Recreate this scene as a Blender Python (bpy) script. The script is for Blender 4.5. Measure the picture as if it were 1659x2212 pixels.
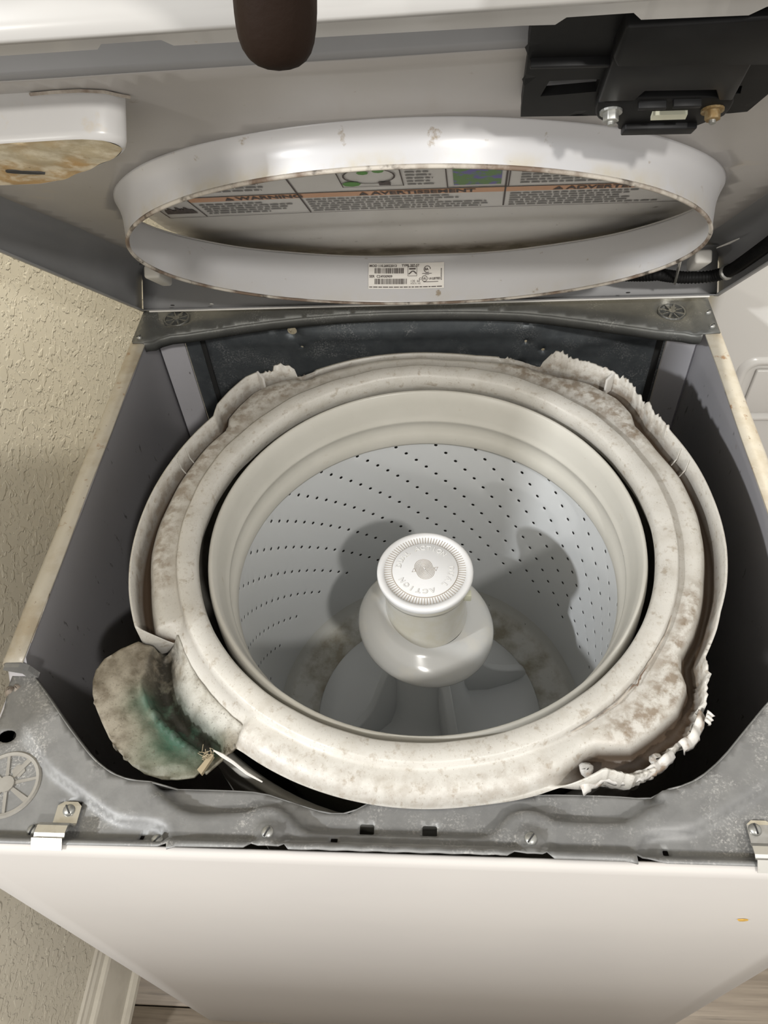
import bpy, bmesh, math, random
import numpy as np
from mathutils import Vector, Matrix
from mathutils.geometry import delaunay_2d_cdt

for o in list(bpy.data.objects):
    bpy.data.objects.remove(o, do_unlink=True)
scene = bpy.context.scene
C = scene.collection
rnd = random.Random(7)

# ------------------------------------------------------------------ camera
FPX = 1686.13
cd = bpy.data.cameras.new('camera')
cam = bpy.data.objects.new('camera', cd)
C.objects.link(cam)
cd.sensor_fit = 'VERTICAL'
cd.sensor_height = 36.0
cd.lens = FPX / 2212 * 36.0
cd.clip_start = 0.02
cam.location = (0.36884, -0.15730, 1.46652)
cam.rotation_euler = (0.696432, 0.055569, 0.046095)
scene.camera = cam

# ------------------------------------------------------------------ light and exposure
scene.view_settings.view_transform = 'Standard'
scene.view_settings.look = 'None'
scene.view_settings.gamma = 1.0
scene.view_settings.use_curve_mapping = False
scene.view_settings.exposure = 0.35

world = bpy.data.worlds.new('room_ambience')
scene.world = world
world.use_nodes = True
bg = world.node_tree.nodes['Background']
bg.inputs['Color'].default_value = (1.0, 0.965, 0.91, 1)
bg.inputs['Strength'].default_value = 0.70


def lamp(name, loc, power, radius, col):
    l = bpy.data.lights.new(name, 'POINT')
    l.energy = power
    l.shadow_soft_size = radius
    l.color = col
    o = bpy.data.objects.new(name, l)
    o.location = loc
    C.objects.link(o)
    return o


lamp('ceiling_bulb_right', (0.98, -1.24, 2.53), 74, 0.055, (1.0, 0.97, 0.92))
lamp('ceiling_bulb_left', (-1.38, -1.09, 2.49), 166, 0.055, (0.97, 0.985, 1.0))
lamp('ceiling_bulb_far_left', (-1.0, -1.56, 1.78), 20, 0.06, (1.0, 0.97, 0.93))
lamp('ceiling_bulb_rear', (0.75, 0.85, 2.30), 58, 0.07, (1.0, 0.95, 0.85))

# ------------------------------------------------------------------ node materials
def socket_mix(nt, fac, a, b):
    n = nt.nodes.new('ShaderNodeMix')
    n.data_type = 'RGBA'
    for s, v in ((n.inputs[0], fac), (n.inputs[6], a), (n.inputs[7], b)):
        if hasattr(v, 'links'):
            nt.links.new(v, s)
        elif isinstance(v, (int, float)):
            s.default_value = v
        else:
            s.default_value = (*v, 1)
    return n.outputs[2]


def noise_mask(nt, scale, lo, hi, detail=6, stretch=(1, 1, 1), rough=0.6, dist=0.0, offs=0.0):
    tc = nt.nodes.new('ShaderNodeTexCoord')
    mp = nt.nodes.new('ShaderNodeMapping')
    mp.inputs['Scale'].default_value = stretch
    mp.inputs['Location'].default_value = (offs, offs * .7, offs * .3)
    nt.links.new(tc.outputs['Object'], mp.inputs['Vector'])
    n = nt.nodes.new('ShaderNodeTexNoise')
    n.inputs['Scale'].default_value = scale
    n.inputs['Detail'].default_value = detail
    n.inputs['Roughness'].default_value = rough
    n.inputs['Distortion'].default_value = dist
    nt.links.new(mp.outputs[0], n.inputs['Vector'])
    r = nt.nodes.new('ShaderNodeMapRange')
    r.inputs['From Min'].default_value = lo
    r.inputs['From Max'].default_value = hi
    nt.links.new(n.outputs[0], r.inputs['Value'])
    return r.outputs[0]


def mul(nt, a, b):
    m = nt.nodes.new('ShaderNodeMath')
    m.operation = 'MULTIPLY'
    for s, v in ((m.inputs[0], a), (m.inputs[1], b)):
        if hasattr(v, 'links'):
            nt.links.new(v, s)
        else:
            s.default_value = v
    m.use_clamp = True
    return m.outputs[0]


def attr(nt, name):
    a = nt.nodes.new('ShaderNodeAttribute')
    a.attribute_name = name
    return a.outputs['Fac']


def material(name, base, rough=0.5, metal=0.0, layers=(), bump=None, spec=0.5, coat=0.0):
    """layers: (colour, amount, scale, lo, hi, stretch, attribute name or None)"""
    m = bpy.data.materials.new(name)
    m.use_nodes = True
    nt = m.node_tree
    b = nt.nodes['Principled BSDF']
    b.inputs['Roughness'].default_value = rough
    b.inputs['Metallic'].default_value = metal
    b.inputs['Specular IOR Level'].default_value = spec
    b.inputs['Coat Weight'].default_value = coat
    col = base
    for i, L in enumerate(layers):
        c, amt, sc, lo, hi = L[:5]
        st = L[5] if len(L) > 5 and L[5] else (1, 1, 1)
        at = L[6] if len(L) > 6 else None
        f = mul(nt, noise_mask(nt, sc, lo, hi, stretch=st, offs=i * 3.1), amt)
        if at:
            f = mul(nt, f, attr(nt, at))
        col = socket_mix(nt, f, col, c)
    if hasattr(col, 'links'):
        nt.links.new(col, b.inputs['Base Color'])
    else:
        b.inputs['Base Color'].default_value = (*col, 1)
    if bump:
        sc, st, dist = bump
        h = noise_mask(nt, sc, 0, 1, detail=4)
        bn = nt.nodes.new('ShaderNodeBump')
        bn.inputs['Strength'].default_value = st
        bn.inputs['Distance'].default_value = dist
        nt.links.new(h, bn.inputs['Height'])
        nt.links.new(bn.outputs[0], b.inputs['Normal'])
    return m


def galvanised(name, dark, light, spots, rough=0.5, metal=0.25, sc=70):
    m = bpy.data.materials.new(name)
    m.use_nodes = True
    nt = m.node_tree
    b = nt.nodes['Principled BSDF']
    tc = nt.nodes.new('ShaderNodeTexCoord')
    v = nt.nodes.new('ShaderNodeTexVoronoi')
    v.inputs['Scale'].default_value = sc
    nt.links.new(tc.outputs['Object'], v.inputs['Vector'])
    sp = nt.nodes.new('ShaderNodeSeparateColor')
    nt.links.new(v.outputs['Color'], sp.inputs[0])
    f = mul(nt, noise_mask(nt, 60, .25, .75), 0.55)
    a = nt.nodes.new('ShaderNodeMath')
    a.operation = 'ADD'
    nt.links.new(f, a.inputs[0])
    nt.links.new(mul(nt, sp.outputs[0], 0.14), a.inputs[1])
    col = socket_mix(nt, a.outputs[0], dark, light)
    col = socket_mix(nt, mul(nt, noise_mask(nt, 26, .50, .66, offs=2), noise_mask(nt, 520, .50, .64)), col, spots)
    nt.links.new(col, b.inputs['Base Color'])
    b.inputs['Roughness'].default_value = rough
    b.inputs['Metallic'].default_value = metal
    bn = nt.nodes.new('ShaderNodeBump')
    bn.inputs['Strength'].default_value = .12
    bn.inputs['Distance'].default_value = .001
    nt.links.new(noise_mask(nt, 300, 0, 1), bn.inputs['Height'])
    nt.links.new(bn.outputs[0], b.inputs['Normal'])
    return m


M = {}
M['enamel'] = material('white_enamel', (.41, .40, .385), .22, 0, [((.40, .39, .37), .5, 3, .45, .7), ((.35, .28, .2), .5, 90, .69, .74)], coat=.3)
M['front'] = material('front_enamel', (.55, .525, .495), .38, 0, [((.48, .46, .445), .6, 2.2, .35, .7), ((.55, .50, .45), .35, 120, .70, .74)], spec=.22)
M['front'].node_tree.nodes['Principled BSDF'].inputs['IOR'].default_value = 1.14
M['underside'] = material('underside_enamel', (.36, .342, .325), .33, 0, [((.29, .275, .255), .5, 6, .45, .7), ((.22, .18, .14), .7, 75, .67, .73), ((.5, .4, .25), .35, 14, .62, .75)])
M['skirt'] = material('skirt_enamel', (.26, .26, .265), .4, 0, [((.20, .2, .2), .6, 8, .4, .7)])
M['lip'] = material('splash_rim_enamel', (.50, .495, .50), .28, 0, [((.46, .40, .27), .8, 30, .42, .62, None, 'edge'), ((.25, .19, .12), .8, 70, .66, .72)])
M['rust'] = material('rusty_bead', (.50, .46, .40), .6, 0, [((.13, .08, .05), .9, 25, .42, .58), ((.05, .04, .03), .9, 60, .55, .66)])
M['inner'] = material('cabinet_inside_enamel', (.58, .57, .60), .42, 0, [((.50, .49, .505), .6, 5, .4, .7), ((.08, .07, .07), .8, 110, .66, .71, (1, 1, .35)), ((.22, .14, .09), .6, 16, .64, .74)])
M['rim'] = material('cabinet_rim_enamel', (.455, .42, .35), .35, 0, [((.33, .27, .185), .75, 26, .46, .66), ((.24, .12, .045), .85, 60, .62, .70), ((.2, .15, .1), .8, 130, .66, .7)])
M['galv'] = galvanised('galvanised_brace', (.165, .165, .163), (.28, .28, .272), (.44, .43, .41))
M['galv_shaded'] = galvanised('galvanised_rear_shaded', (.095, .108, .118), (.19, .205, .215), (.42, .43, .43), .5, .5)  # same zinc sheet, base colour darkened because the rear sits in shade
M['galv_mid'] = galvanised('galvanised_rear_brace', (.12, .122, .116), (.20, .20, .185), (.32, .32, .3), .5, .45)
M['steel'] = material('bright_steel', (.52, .51, .48), .28, .9, [((.3, .27, .22), .5, 60, .5, .7)])
M['zinc'] = material('zinc_screw', (.38, .38, .36), .4, .75)
M['recess_shade'] = material('recess_shade_black', (.03, .03, .03), .7)  # flat black put in for the shade inside slots, holes and gaps
M['rusty_bolt'] = material('rusty_bolt', (.22, .145, .06), .6, .5, [((.35, .29, .18), .6, 200, .45, .6)])
M['ring'] = material('tub_ring_plastic', (.56, .54, .495), .42, 0, [
    ((.44, .41, .355), .6, 45, .50, .70), ((.30, .245, .18), .65, 130, .57, .70, (1, 1, 1)), ((.30, .25, .18), .5, 420, .60, .70, (1.5, .7, 1)), ((.12, .09, .065), .8, 640, .66, .71),
    ((.062, .040, .024), 1.0, 50, .05, .28, None, 'dirt'), ((.17, .115, .065), .85, 90, .42, .60, None, 'stain_shade')], bump=(260, .22, .001))
M['pocket'] = material('pocket_plastic', (.25, .222, .172), .55, 0, [
    ((.11, .088, .06), .9, 70, .42, .64), ((.46, .445, .40), .9, 60, .26, .52, None, 'white'),
    ((.009, .082, .048), .9, 22, .12, .46, None, 'green'),
    ((.018, .016, .011), .97, 70, .28, .50, None, 'dark'), ((.06, .048, .034), .6, 560, .58, .68)], bump=(300, .4, .001))
M['torn'] = material('torn_white_plastic', (.62, .60, .565), .5, 0, [((.3, .2, .12), .8, 60, .58, .68)], bump=(200, .4, .001))
M['tub'] = material('outer_tub_plastic', (.30, .29, .26), .5, 0, [((.14, .12, .09), .7, 20, .4, .65)])
M['cream'] = material('balance_ring_plastic', (.56, .543, .49), .33, 0, [((.48, .465, .41), .6, 9, .4, .7), ((.38, .30, .18), .6, 35, .67, .74), ((.15, .1, .07), .9, 120, .72, .75)], bump=(180, .1, .001))
M['basket'] = material('basket_enamel', (.64, .655, .66), .30, 0, [((.61, .62, .62), .5, 5, .4, .7)])
M['basket_floor'] = material('basket_floor_enamel', (.55, .55, .52), .4, 0, [((.22, .19, .12), .8, 24, .40, .62, None, 'band'), ((.03, .03, .02), .9, 160, .69, .72)])
M['agit'] = material('agitator_plastic', (.56, .56, .545), .16, 0, [((.66, .63, .55), .7, 18, .48, .68)], spec=.6)
M['neck'] = material('agitator_neck_plastic', (.55, .54, .50), .25, 0, [((.50, .47, .38), .8, 24, .42, .62)])
M['cap'] = material('cap_plastic', (.73, .73, .73), .35, 0, [((.67, .66, .645), .5, 30, .45, .7)])
M['cap_line'] = material('cap_line_brown', (.33, .28, .22), .6)  # darker brown-grey for the tick lines and emblem
M['black'] = material('black_plastic', (.006, .006, .0062), .5, 0, [((.012, .012, .012), .6, 30, .45, .7)], spec=.14)
M['black2'] = material('black_plastic_block', (.010, .010, .0105), .45, 0, [((.018, .018, .018), .6, 25, .45, .7)], spec=.2)
M['ivory'] = material('ivory_plastic', (.55, .55, .43), .5)
M['white_plastic'] = material('white_plastic', (.68, .66, .62), .4)
M['grey_plastic'] = material('grey_foot_plastic', (.29, .275, .245), .6, 0, [((.20, .185, .16), .6, 40, .4, .7)])
M['dispenser'] = material('dispenser_plastic', (.52, .51, .50), .3, 0, [((.5, .42, .3), .6, 40, .62, .72)])
M['disp_face'] = material('dispenser_stained_face', (.46, .39, .26), .6, 0, [((.38, .22, .07), .8, 26, .44, .64, (1, 1, 1)), ((.70, .64, .50), .7, 60, .46, .6), ((.10, .07, .04), .9, 150, .68, .72)], bump=(120, .5, .001))
M['lid'] = material('lid_enamel', (.58, .56, .53), .32, 0, [((.48, .46, .43), .6, 8, .4, .7), ((.035, .03, .02), 1.0, 26, .30, .56, (1, 1, 1), 'dirt'), ((.10, .08, .06), .7, 90, .66, .72)])
M['label'] = material('label_paper', (.58, .56, .53), .3, 0, [((.52, .50, .47), .5, 20, .4, .7)])
M['label_orange'] = material('label_orange', (.55, .30, .17), .35)
M['label_ink'] = material('label_ink', (.07, .055, .05), .5)
M['label_text'] = material('label_small_print', (.20, .19, .18), .5)
M['label_green'] = material('label_green', (.13, .22, .09), .5, 0, [((.15, .12, .35), .9, 60, .48, .55)])
M['label_leaf'] = material('label_leaf_green', (.10, .25, .06), .5)
M['sticker'] = material('serial_sticker', (.74, .71, .66), .4)
M['wall'] = None
M['trim'] = material('baseboard_paint', (.62, .58, .49), .4, 0, [((.45, .41, .34), .5, 20, .45, .7)])
M['dryer'] = material('dryer_enamel', (.60, .585, .555), .25, 0, [((.66, .64, .60), .5, 2, .4, .7)], coat=.2)
M['skin'] = material('skin', (.011, .005, .0024), .7, 0, [((.011, .005, .0025), .6, 40, .4, .65)], bump=(400, .2, .001), spec=.15)
M['nail'] = material('fingernail', (.03, .02, .015), .35)
M['fibre'] = material('frayed_fibre', (.34, .28, .18), .7)
M['paint_chip'] = material('ochre_chip', (.50, .30, .06), .5)


def wall_material():
    m = bpy.data.materials.new('knockdown_wall_paint')
    m.use_nodes = True
    nt = m.node_tree
    b = nt.nodes['Principled BSDF']
    b.inputs['Roughness'].default_value = .55
    col = socket_mix(nt, noise_mask(nt, 3, .35, .7), (.64, .595, .485), (.57, .53, .43))
    nt.links.new(col, b.inputs['Base Color'])
    blob = noise_mask(nt, 66, .55, .595, detail=2.2, rough=.42, dist=.5)
    fine = noise_mask(nt, 170, .58, .64, detail=2, rough=.5, offs=5)
    a = nt.nodes.new('ShaderNodeMath')
    a.operation = 'MAXIMUM'
    nt.links.new(blob, a.inputs[0])
    nt.links.new(mul(nt, fine, .6), a.inputs[1])
    bn = nt.nodes.new('ShaderNodeBump')
    bn.inputs['Strength'].default_value = .55
    bn.inputs['Distance'].default_value = .0025
    nt.links.new(a.outputs[0], bn.inputs['Height'])
    nt.links.new(bn.outputs[0], b.inputs['Normal'])
    return m


def wood_material(name, a, b_):
    m = bpy.data.materials.new(name)
    m.use_nodes = True
    nt = m.node_tree
    b = nt.nodes['Principled BSDF']
    b.inputs['Roughness'].default_value = .5
    col = socket_mix(nt, noise_mask(nt, 14, .35, .65, stretch=(.25, 6, 1), dist=.6), a, b_)
    col = socket_mix(nt, mul(nt, noise_mask(nt, 40, .55, .70, stretch=(.2, 5, 1), offs=3), .8), col, (.10, .08, .06))
    nt.links.new(col, b.inputs['Base Color'])
    return m


M['wall'] = wall_material()
M['wood'] = wood_material('greige_oak_plank', (.20, .165, .125), (.135, .108, .08))
M['wood2'] = wood_material('greige_oak_plank_light', (.23, .19, .145), (.155, .125, .095))
M['subfloor'] = material('dark_underlay', (.05, .04, .03), .8)

# ------------------------------------------------------------------ mesh helpers
def obj(name, V, F, mat, parent=None, smooth=False, attrs=None, label=None):
    me = bpy.data.meshes.new(name)
    me.from_pydata([tuple(map(float, v)) for v in V], [], F)
    me.update()
    if smooth:
        me.polygons.foreach_set('use_smooth', [True] * len(me.polygons))
    if attrs:
        for k, vals in attrs.items():
            a = me.attributes.new(k, 'FLOAT', 'POINT')
            a.data.foreach_set('value', [float(x) for x in vals])
    if mat:
        me.materials.append(M[mat] if isinstance(mat, str) else mat)
    o = bpy.data.objects.new(name, me)
    C.objects.link(o)
    if parent:
        o.parent = parent
        if parent.type == 'EMPTY':
            o.matrix_parent_inverse = Matrix.Translation(-parent.location)
    if label:
        o['label'] = label
    return o


def thing(name, label, cat, loc, group=None):
    o = bpy.data.objects.new(name, None)
    o.empty_display_size = .05
    C.objects.link(o)
    o.location = loc
    o['label'] = label
    o['category'] = cat
    if group:
        o['group'] = group
    return o


def structure(o, label, cat):
    o['kind'] = 'structure'
    o['label'] = label
    o['category'] = cat
    return o


def solidify(o, t, off=-1):
    m = o.modifiers.new('thickness', 'SOLIDIFY')
    m.thickness = t
    m.offset = off
    return o


def bevel(o, w, seg=3, angle=35):
    m = o.modifiers.new('bevel', 'BEVEL')
    m.width = w
    m.segments = seg
    m.limit_method = 'ANGLE'
    m.angle_limit = math.radians(angle)
    o.data.polygons.foreach_set('use_smooth', [True] * len(o.data.polygons))
    return o


def box_vf(x0, x1, y0, y1, z0, z1):
    V = [(x, y, z) for z in (z0, z1) for y in (y0, y1) for x in (x0, x1)]
    F = [(0, 2, 3, 1), (4, 5, 7, 6), (0, 1, 5, 4), (2, 6, 7, 3), (0, 4, 6, 2), (1, 3, 7, 5)]
    return V, F


def box(name, b, mat, parent=None, bev=0, xf=None):
    V, F = box_vf(*b)
    if xf:
        V = [xf(*v) for v in V]
    o = obj(name, V, F, mat, parent)
    if xf:
        fix_normals(o)
    if bev:
        bevel(o, bev)
    return o


def fix_normals(o):
    bm = bmesh.new()
    bm.from_mesh(o.data)
    bmesh.ops.recalc_face_normals(bm, faces=bm.faces)
    bm.to_mesh(o.data)
    bm.free()
    return o


def join(parts):
    V, F = [], []
    for v, f in parts:
        k = len(V)
        V += list(v)
        F += [tuple(i + k for i in q) for q in f]
    return V, F


def lathe_vf(prof, n, cx, cy, a0=0, a1=360, zoff=None):
    V, F = [], []
    closed = abs(a1 - a0) >= 360
    m = n if closed else n + 1
    for i in range(m):
        t = math.radians(a0 + (a1 - a0) * i / n)
        dz = zoff(t) if zoff else 0
        for k, q in enumerate(prof):
            r, z = q[:2]
            w = q[2] if len(q) > 2 else 0
            V.append((cx + r * math.cos(t), cy + r * math.sin(t), z + dz * w))
    L = len(prof)
    for i in range(n):
        j = (i + 1) % m
        for k in range(L - 1):
            F.append((i * L + k, j * L + k, j * L + k + 1, i * L + k + 1))
    return V, F


def tube_vf(path, r, n=8, cap=True, rfun=None):
    P = [Vector(q) for q in path]
    V, F = [], []
    up = Vector((0, 0, 1))
    prev = None
    for i, q in enumerate(P):
        t = (P[min(i + 1, len(P) - 1)] - P[max(i - 1, 0)]).normalized()
        if prev is None:
            a = t.cross(up if abs(t.z) < .9 else Vector((1, 0, 0))).normalized()
        else:
            a = (prev - t * prev.dot(t)).normalized()
        prev = a
        b = t.cross(a)
        rr = rfun(i) if rfun else r
        for k in range(n):
            an = 2 * math.pi * k / n
            V.append(q + (a * math.cos(an) + b * math.sin(an)) * rr)
    for i in range(len(P) - 1):
        for k in range(n):
            F.append((i * n + k, i * n + (k + 1) % n, (i + 1) * n + (k + 1) % n, (i + 1) * n + k))
    if cap:
        F.append(tuple(reversed(range(n))))
        F.append(tuple((len(P) - 1) * n + k for k in range(n)))
    return V, F


def inside(pt, poly):
    x, y = pt
    c = False
    j = len(poly) - 1
    for i in range(len(poly)):
        xi, yi = poly[i]
        xj, yj = poly[j]
        if (yi > y) != (yj > y) and x < (xj - xi) * (y - yi) / (yj - yi) + xi:
            c = not c
        j = i
    return c


def sdist(pt, line):
    """distance to a polyline"""
    best = 9
    px, py = pt
    for (ax, ay), (bx, by) in zip(line[:-1], line[1:]):
        dx, dy = bx - ax, by - ay
        L = dx * dx + dy * dy
        t = 0 if L == 0 else max(0, min(1, ((px - ax) * dx + (py - ay) * dy) / L))
        best = min(best, math.hypot(px - ax - t * dx, py - ay - t * dy))
    return best


def resample(poly, step, closed=True):
    out = []
    n = len(poly)
    for i in range(n if closed else n - 1):
        a, b = poly[i], poly[(i + 1) % n]
        k = max(1, int(math.dist(a, b) / step))
        for j in range(k):
            out.append((a[0] + (b[0] - a[0]) * j / k, a[1] + (b[1] - a[1]) * j / k))
    if not closed:
        out.append(poly[-1])
    return out


def smooth_poly(poly, closed=True, it=2):
    p = list(poly)
    for _ in range(it):
        q = []
        n = len(p)
        if not closed:
            q.append(p[0])
        for i in range(n if closed else n - 1):
            a, b = p[i], p[(i + 1) % n]
            q.append((a[0] * .75 + b[0] * .25, a[1] * .75 + b[1] * .25))
            q.append((a[0] * .25 + b[0] * .75, a[1] * .25 + b[1] * .75))
        if not closed:
            q.append(p[-1])
        p = q
    return p


def sheet_vf(outline, holes, step, fn):
    """triangulated sheet with a grid of inner points; fn(x, y) -> 3D point"""
    outline = resample(outline, step)
    holes = [resample(h, step) for h in holes]
    pts = [Vector(q) for q in outline]
    edges = [(i, (i + 1) % len(outline)) for i in range(len(outline))]
    for h in holes:
        k = len(pts)
        pts += [Vector(q) for q in h]
        edges += [(k + i, k + (i + 1) % len(h)) for i in range(len(h))]
    near = np.array([tuple(q) for q in pts])
    x0, y0 = near.min(0)
    x1, y1 = near.max(0)
    y = y0 + step * .5
    row = 0
    while y < y1:
        x = x0 + step * (.5 if row % 2 else 0)
        while x < x1:
            if inside((x, y), outline) and not any(inside((x, y), h) for h in holes):
                if ((near - (x, y)) ** 2).sum(1).min() > (step * .5) ** 2:
                    pts.append(Vector((x, y)))
            x += step
        y += step * .87
        row += 1
    vs, es, fs, *_ = delaunay_2d_cdt(pts, edges, [], 0, 1e-7)
    F = []
    for f in fs:
        c = (sum(vs[i][0] for i in f) / len(f), sum(vs[i][1] for i in f) / len(f))
        if inside(c, outline) and not any(inside(c, h) for h in holes):
            F.append(tuple(f))
    return [fn(v[0], v[1]) for v in vs], F, [(v[0], v[1]) for v in vs]


def prism_vf(poly, z0, z1, xf):
    n = len(poly)
    V = [xf(x, y, z0) for x, y in poly] + [xf(x, y, z1) for x, y in poly]
    F = [tuple(reversed(range(n))), tuple(range(n, 2 * n))]
    F += [(i, (i + 1) % n, n + (i + 1) % n, n + i) for i in range(n)]
    return V, F


def prism(name, poly, z0, z1, mat, parent, xf=lambda x, y, z: (x, y, z), bev=0):
    V, F = prism_vf(poly, z0, z1, xf)
    o = obj(name, V, F, mat, parent)
    fix_normals(o)
    if bev:
        bevel(o, bev, 2)
    return o


def circle(cx, cy, r, n=16, ry=None, a0=0):
    return [(cx + r * math.cos(a0 + 2 * math.pi * i / n), cy + (ry or r) * math.sin(a0 + 2 * math.pi * i / n)) for i in range(n)]


def rrect(x0, x1, y0, y1, r, n=4):
    out = []
    for cx, cy, a in ((x1 - r, y1 - r, 0), (x0 + r, y1 - r, 90), (x0 + r, y0 + r, 180), (x1 - r, y0 + r, 270)):
        for i in range(n + 1):
            t = math.radians(a + 90 * i / n)
            out.append((cx + r * math.cos(t), cy + r * math.sin(t)))
    return out


def text_vf(body, size, extrude=0.0, bold=0.0, align='CENTER'):
    cu = bpy.data.curves.new('t', 'FONT')
    cu.body = body
    cu.size = size
    cu.extrude = extrude
    cu.offset = bold
    cu.resolution_u = 3
    cu.align_x = align
    cu.align_y = 'CENTER'
    o = bpy.data.objects.new('t', cu)
    C.objects.link(o)
    bpy.context.view_layer.update()
    me = bpy.data.meshes.new_from_object(o.evaluated_get(bpy.context.evaluated_depsgraph_get()))
    V = [tuple(v.co) for v in me.vertices]
    F = [tuple(p.vertices) for p in me.polygons]
    bpy.data.objects.remove(o)
    bpy.data.curves.remove(cu)
    bpy.data.meshes.remove(me)
    return V, F


def sstep(a, b, x):
    t = max(0.0, min(1.0, (x - a) / (b - a)))
    return t * t * (3 - 2 * t)


# ------------------------------------------------------------------ dimensions
W, D, H = 0.686, 0.655, 0.900
CX, CY = 0.352, 0.310        # axis of tub, basket and agitator

# ------------------------------------------------------------------ the room
V, F = box_vf(-1.6, 2.4, -2.2, 1.6, -.03, -.012)
floor = structure(obj('floor', V, F, 'subfloor'), 'greige wood-look plank floor around the washer', 'floor')
k = 0
for r in range(-8, 8):
    y0 = r * .19 + .02
    xs = [-1.6, -1.6 + .5 + (r * .37) % .9]
    while xs[-1] < 2.4:
        xs.append(min(2.4, xs[-1] + 1.22))
    for a, b in zip(xs[:-1], xs[1:]):
        V, F = box_vf(a + .001, b - .001, y0 + .001, y0 + .189, -.012, 0.0)
        bevel(obj('plank', V, F, 'wood' if k % 3 else 'wood2', floor), .0012, 1)
        k += 1

V, F = box_vf(-.27, -.15, -.06, 1.62, 0, 2.6)
wall_left = structure(bevel(obj('wall_left', V, F, 'wall'), .012, 3), 'cream knockdown-textured wall on the left of the washer', 'wall')
V, F = box_vf(-.27, 2.4, 1.50, 1.62, 0, 2.6)
wall_back = structure(obj('wall_back', V, F, 'wall'), 'cream wall behind the washer and the dryer', 'wall')
prof = [(-.15, 0), (-.128, 0), (-.128, .012), (-.133, .020), (-.137, .022), (-.137, .128), (-.139, .134), (-.144, .138), (-.1445, .150), (-.147, .156), (-.147, .164), (-.15, .168)]
ys = (-.06, 1.5)
V = [(x, y, z) for y in ys for x, z in prof]
n = len(prof)
F = [(i, i + 1, n + i + 1, n + i) for i in range(n - 1)] + [tuple(range(n)), tuple(reversed(range(n, 2 * n)))]
bb = structure(fix_normals(obj('baseboard_left', V, F, 'trim')), 'moulded cream baseboard with shoe moulding on the left wall', 'baseboard')

# ------------------------------------------------------------------ dryer beyond the right side
dry = thing('dryer', 'glossy white appliance with an embossed rounded panel, behind the right rim', 'dryer', (1.03, 1.05, 0))
o = box('body', (.715, 1.36, .70, 1.42, .0, 1.02), 'dryer', dry, .012)
fr = rrect(.775, 1.24, .648, .765, .022, 6)
fi = rrect(.792, 1.223, .664, .750, .016, 6)
V, F = [], []
n = len(fr)
for off, poly in ((.700, fr), (.6945, rrect(.779, 1.236, .652, .761, .020, 6)), (.6945, rrect(.787, 1.228, .659, .755, .017, 6)), (.706, fi)):
    V += [(x, off, z) for x, z in poly]
for r in range(3):
    F += [(r * n + i, r * n + (i + 1) % n, (r + 1) * n + (i + 1) % n, (r + 1) * n + i) for i in range(n)]
o = fix_normals(obj('embossed_frame', V, F, 'dryer', dry, True))
box('recess_panel', (.80, 1.215, .694, .6995, .668, .746), 'dryer', dry, .002)
prism('slanted_rib', [(.86, .668), (.90, .668), (.90, .735), (.835, .735)], .688, .695, 'dryer', dry, lambda x, y, z: (x, z, y), .002)

# ------------------------------------------------------------------ washing machine
wash = thing('washing_machine', 'opened white top-load washing machine with raised top and broken tub ring', 'washing machine', (W / 2, D / 2, 0))

# cabinet panels -----------------------------------------------------
RW = 0.0185


def side_panel(x_out, sgn):
    """folded sheet: outside skin, rounded rim and turned-in flange (cross-section in x, z)"""
    pr = [(0, .01), (0, .893), (.0012, .8975), (.0045, .8998), (RW - .001, .9), (RW, .8992), (RW, .8975), (.006, .897), (.003, .893), (.003, .01)]
    yy = [0.012 + (D - .012) * i / 40 for i in range(41)]
    V, F = [], []
    for y in yy:
        for a, z in pr:
            V.append((x_out + sgn * a, y, min(z, .8735) if y < .149 else z))
    L = len(pr)
    for i in range(40):
        for k in range(L - 1):
            F.append((i * L + k, i * L + k + 1, (i + 1) * L + k + 1, (i + 1) * L + k))
    F.append(tuple(range(L)))
    F.append(tuple(range(40 * L, 41 * L)))
    o = obj('side_panel', V, F, 'inner', wash, True)
    fix_normals(o)
    return o


for x, s in ((0, 1), (W, -1)):
    sp = side_panel(x, s)
    # turned-in enamel rim on top of the panel
    pr = [(-.0006, .880), (-.0008, .8935), (.0008, .8985), (.0042, .9008), (RW, .9010), (RW + .0004, .8996)]
    V, F = [], []
    L = len(pr)
    y_end = .150 if s == 1 else .140
    for i in range(41):
        y = y_end + (D - .002 - y_end) * i / 40
        for a, z in pr:
            V.append((x + s * a, y, z + .0006 * math.sin(y * 37 + a * 90)))
    for i in range(40):
        for k in range(L - 1):
            F.append((i * L + k, i * L + k + 1, (i + 1) * L + k + 1, (i + 1) * L + k))
    rim = fix_normals(obj('rim_flange', V, F, 'rim', sp, True, label='cream enamel rim stained with rust'))
    solidify(rim, .0008, 0)
    obj('rim_edge_rust', *tube_vf([(x + s * (RW + .0002), y_end + .02 + .01 * i, .8995) for i in range(6)], .0009, 6), 'rust', sp, True)
    # dark slots in the rim
    if s == -1:
        for yy in (.535,):
            prism('rim_slot', circle(W - .011, yy, .0017, 10, .004), .9011, .9016, 'recess_shade', sp)
    for q in range(5):
        yy = y_end + .05 + q * .085 + rnd.uniform(-.02, .02)
        prism('rim_stain', [(x + s * (.010 + .004 * math.cos(t) * rnd.uniform(.4, 1)), yy + .006 * math.sin(t) * rnd.uniform(.4, 1)) for t in [k * .7 for k in range(9)]], .9012, .90155, 'rust', sp) if s == 1 and q == 0 else None

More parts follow.
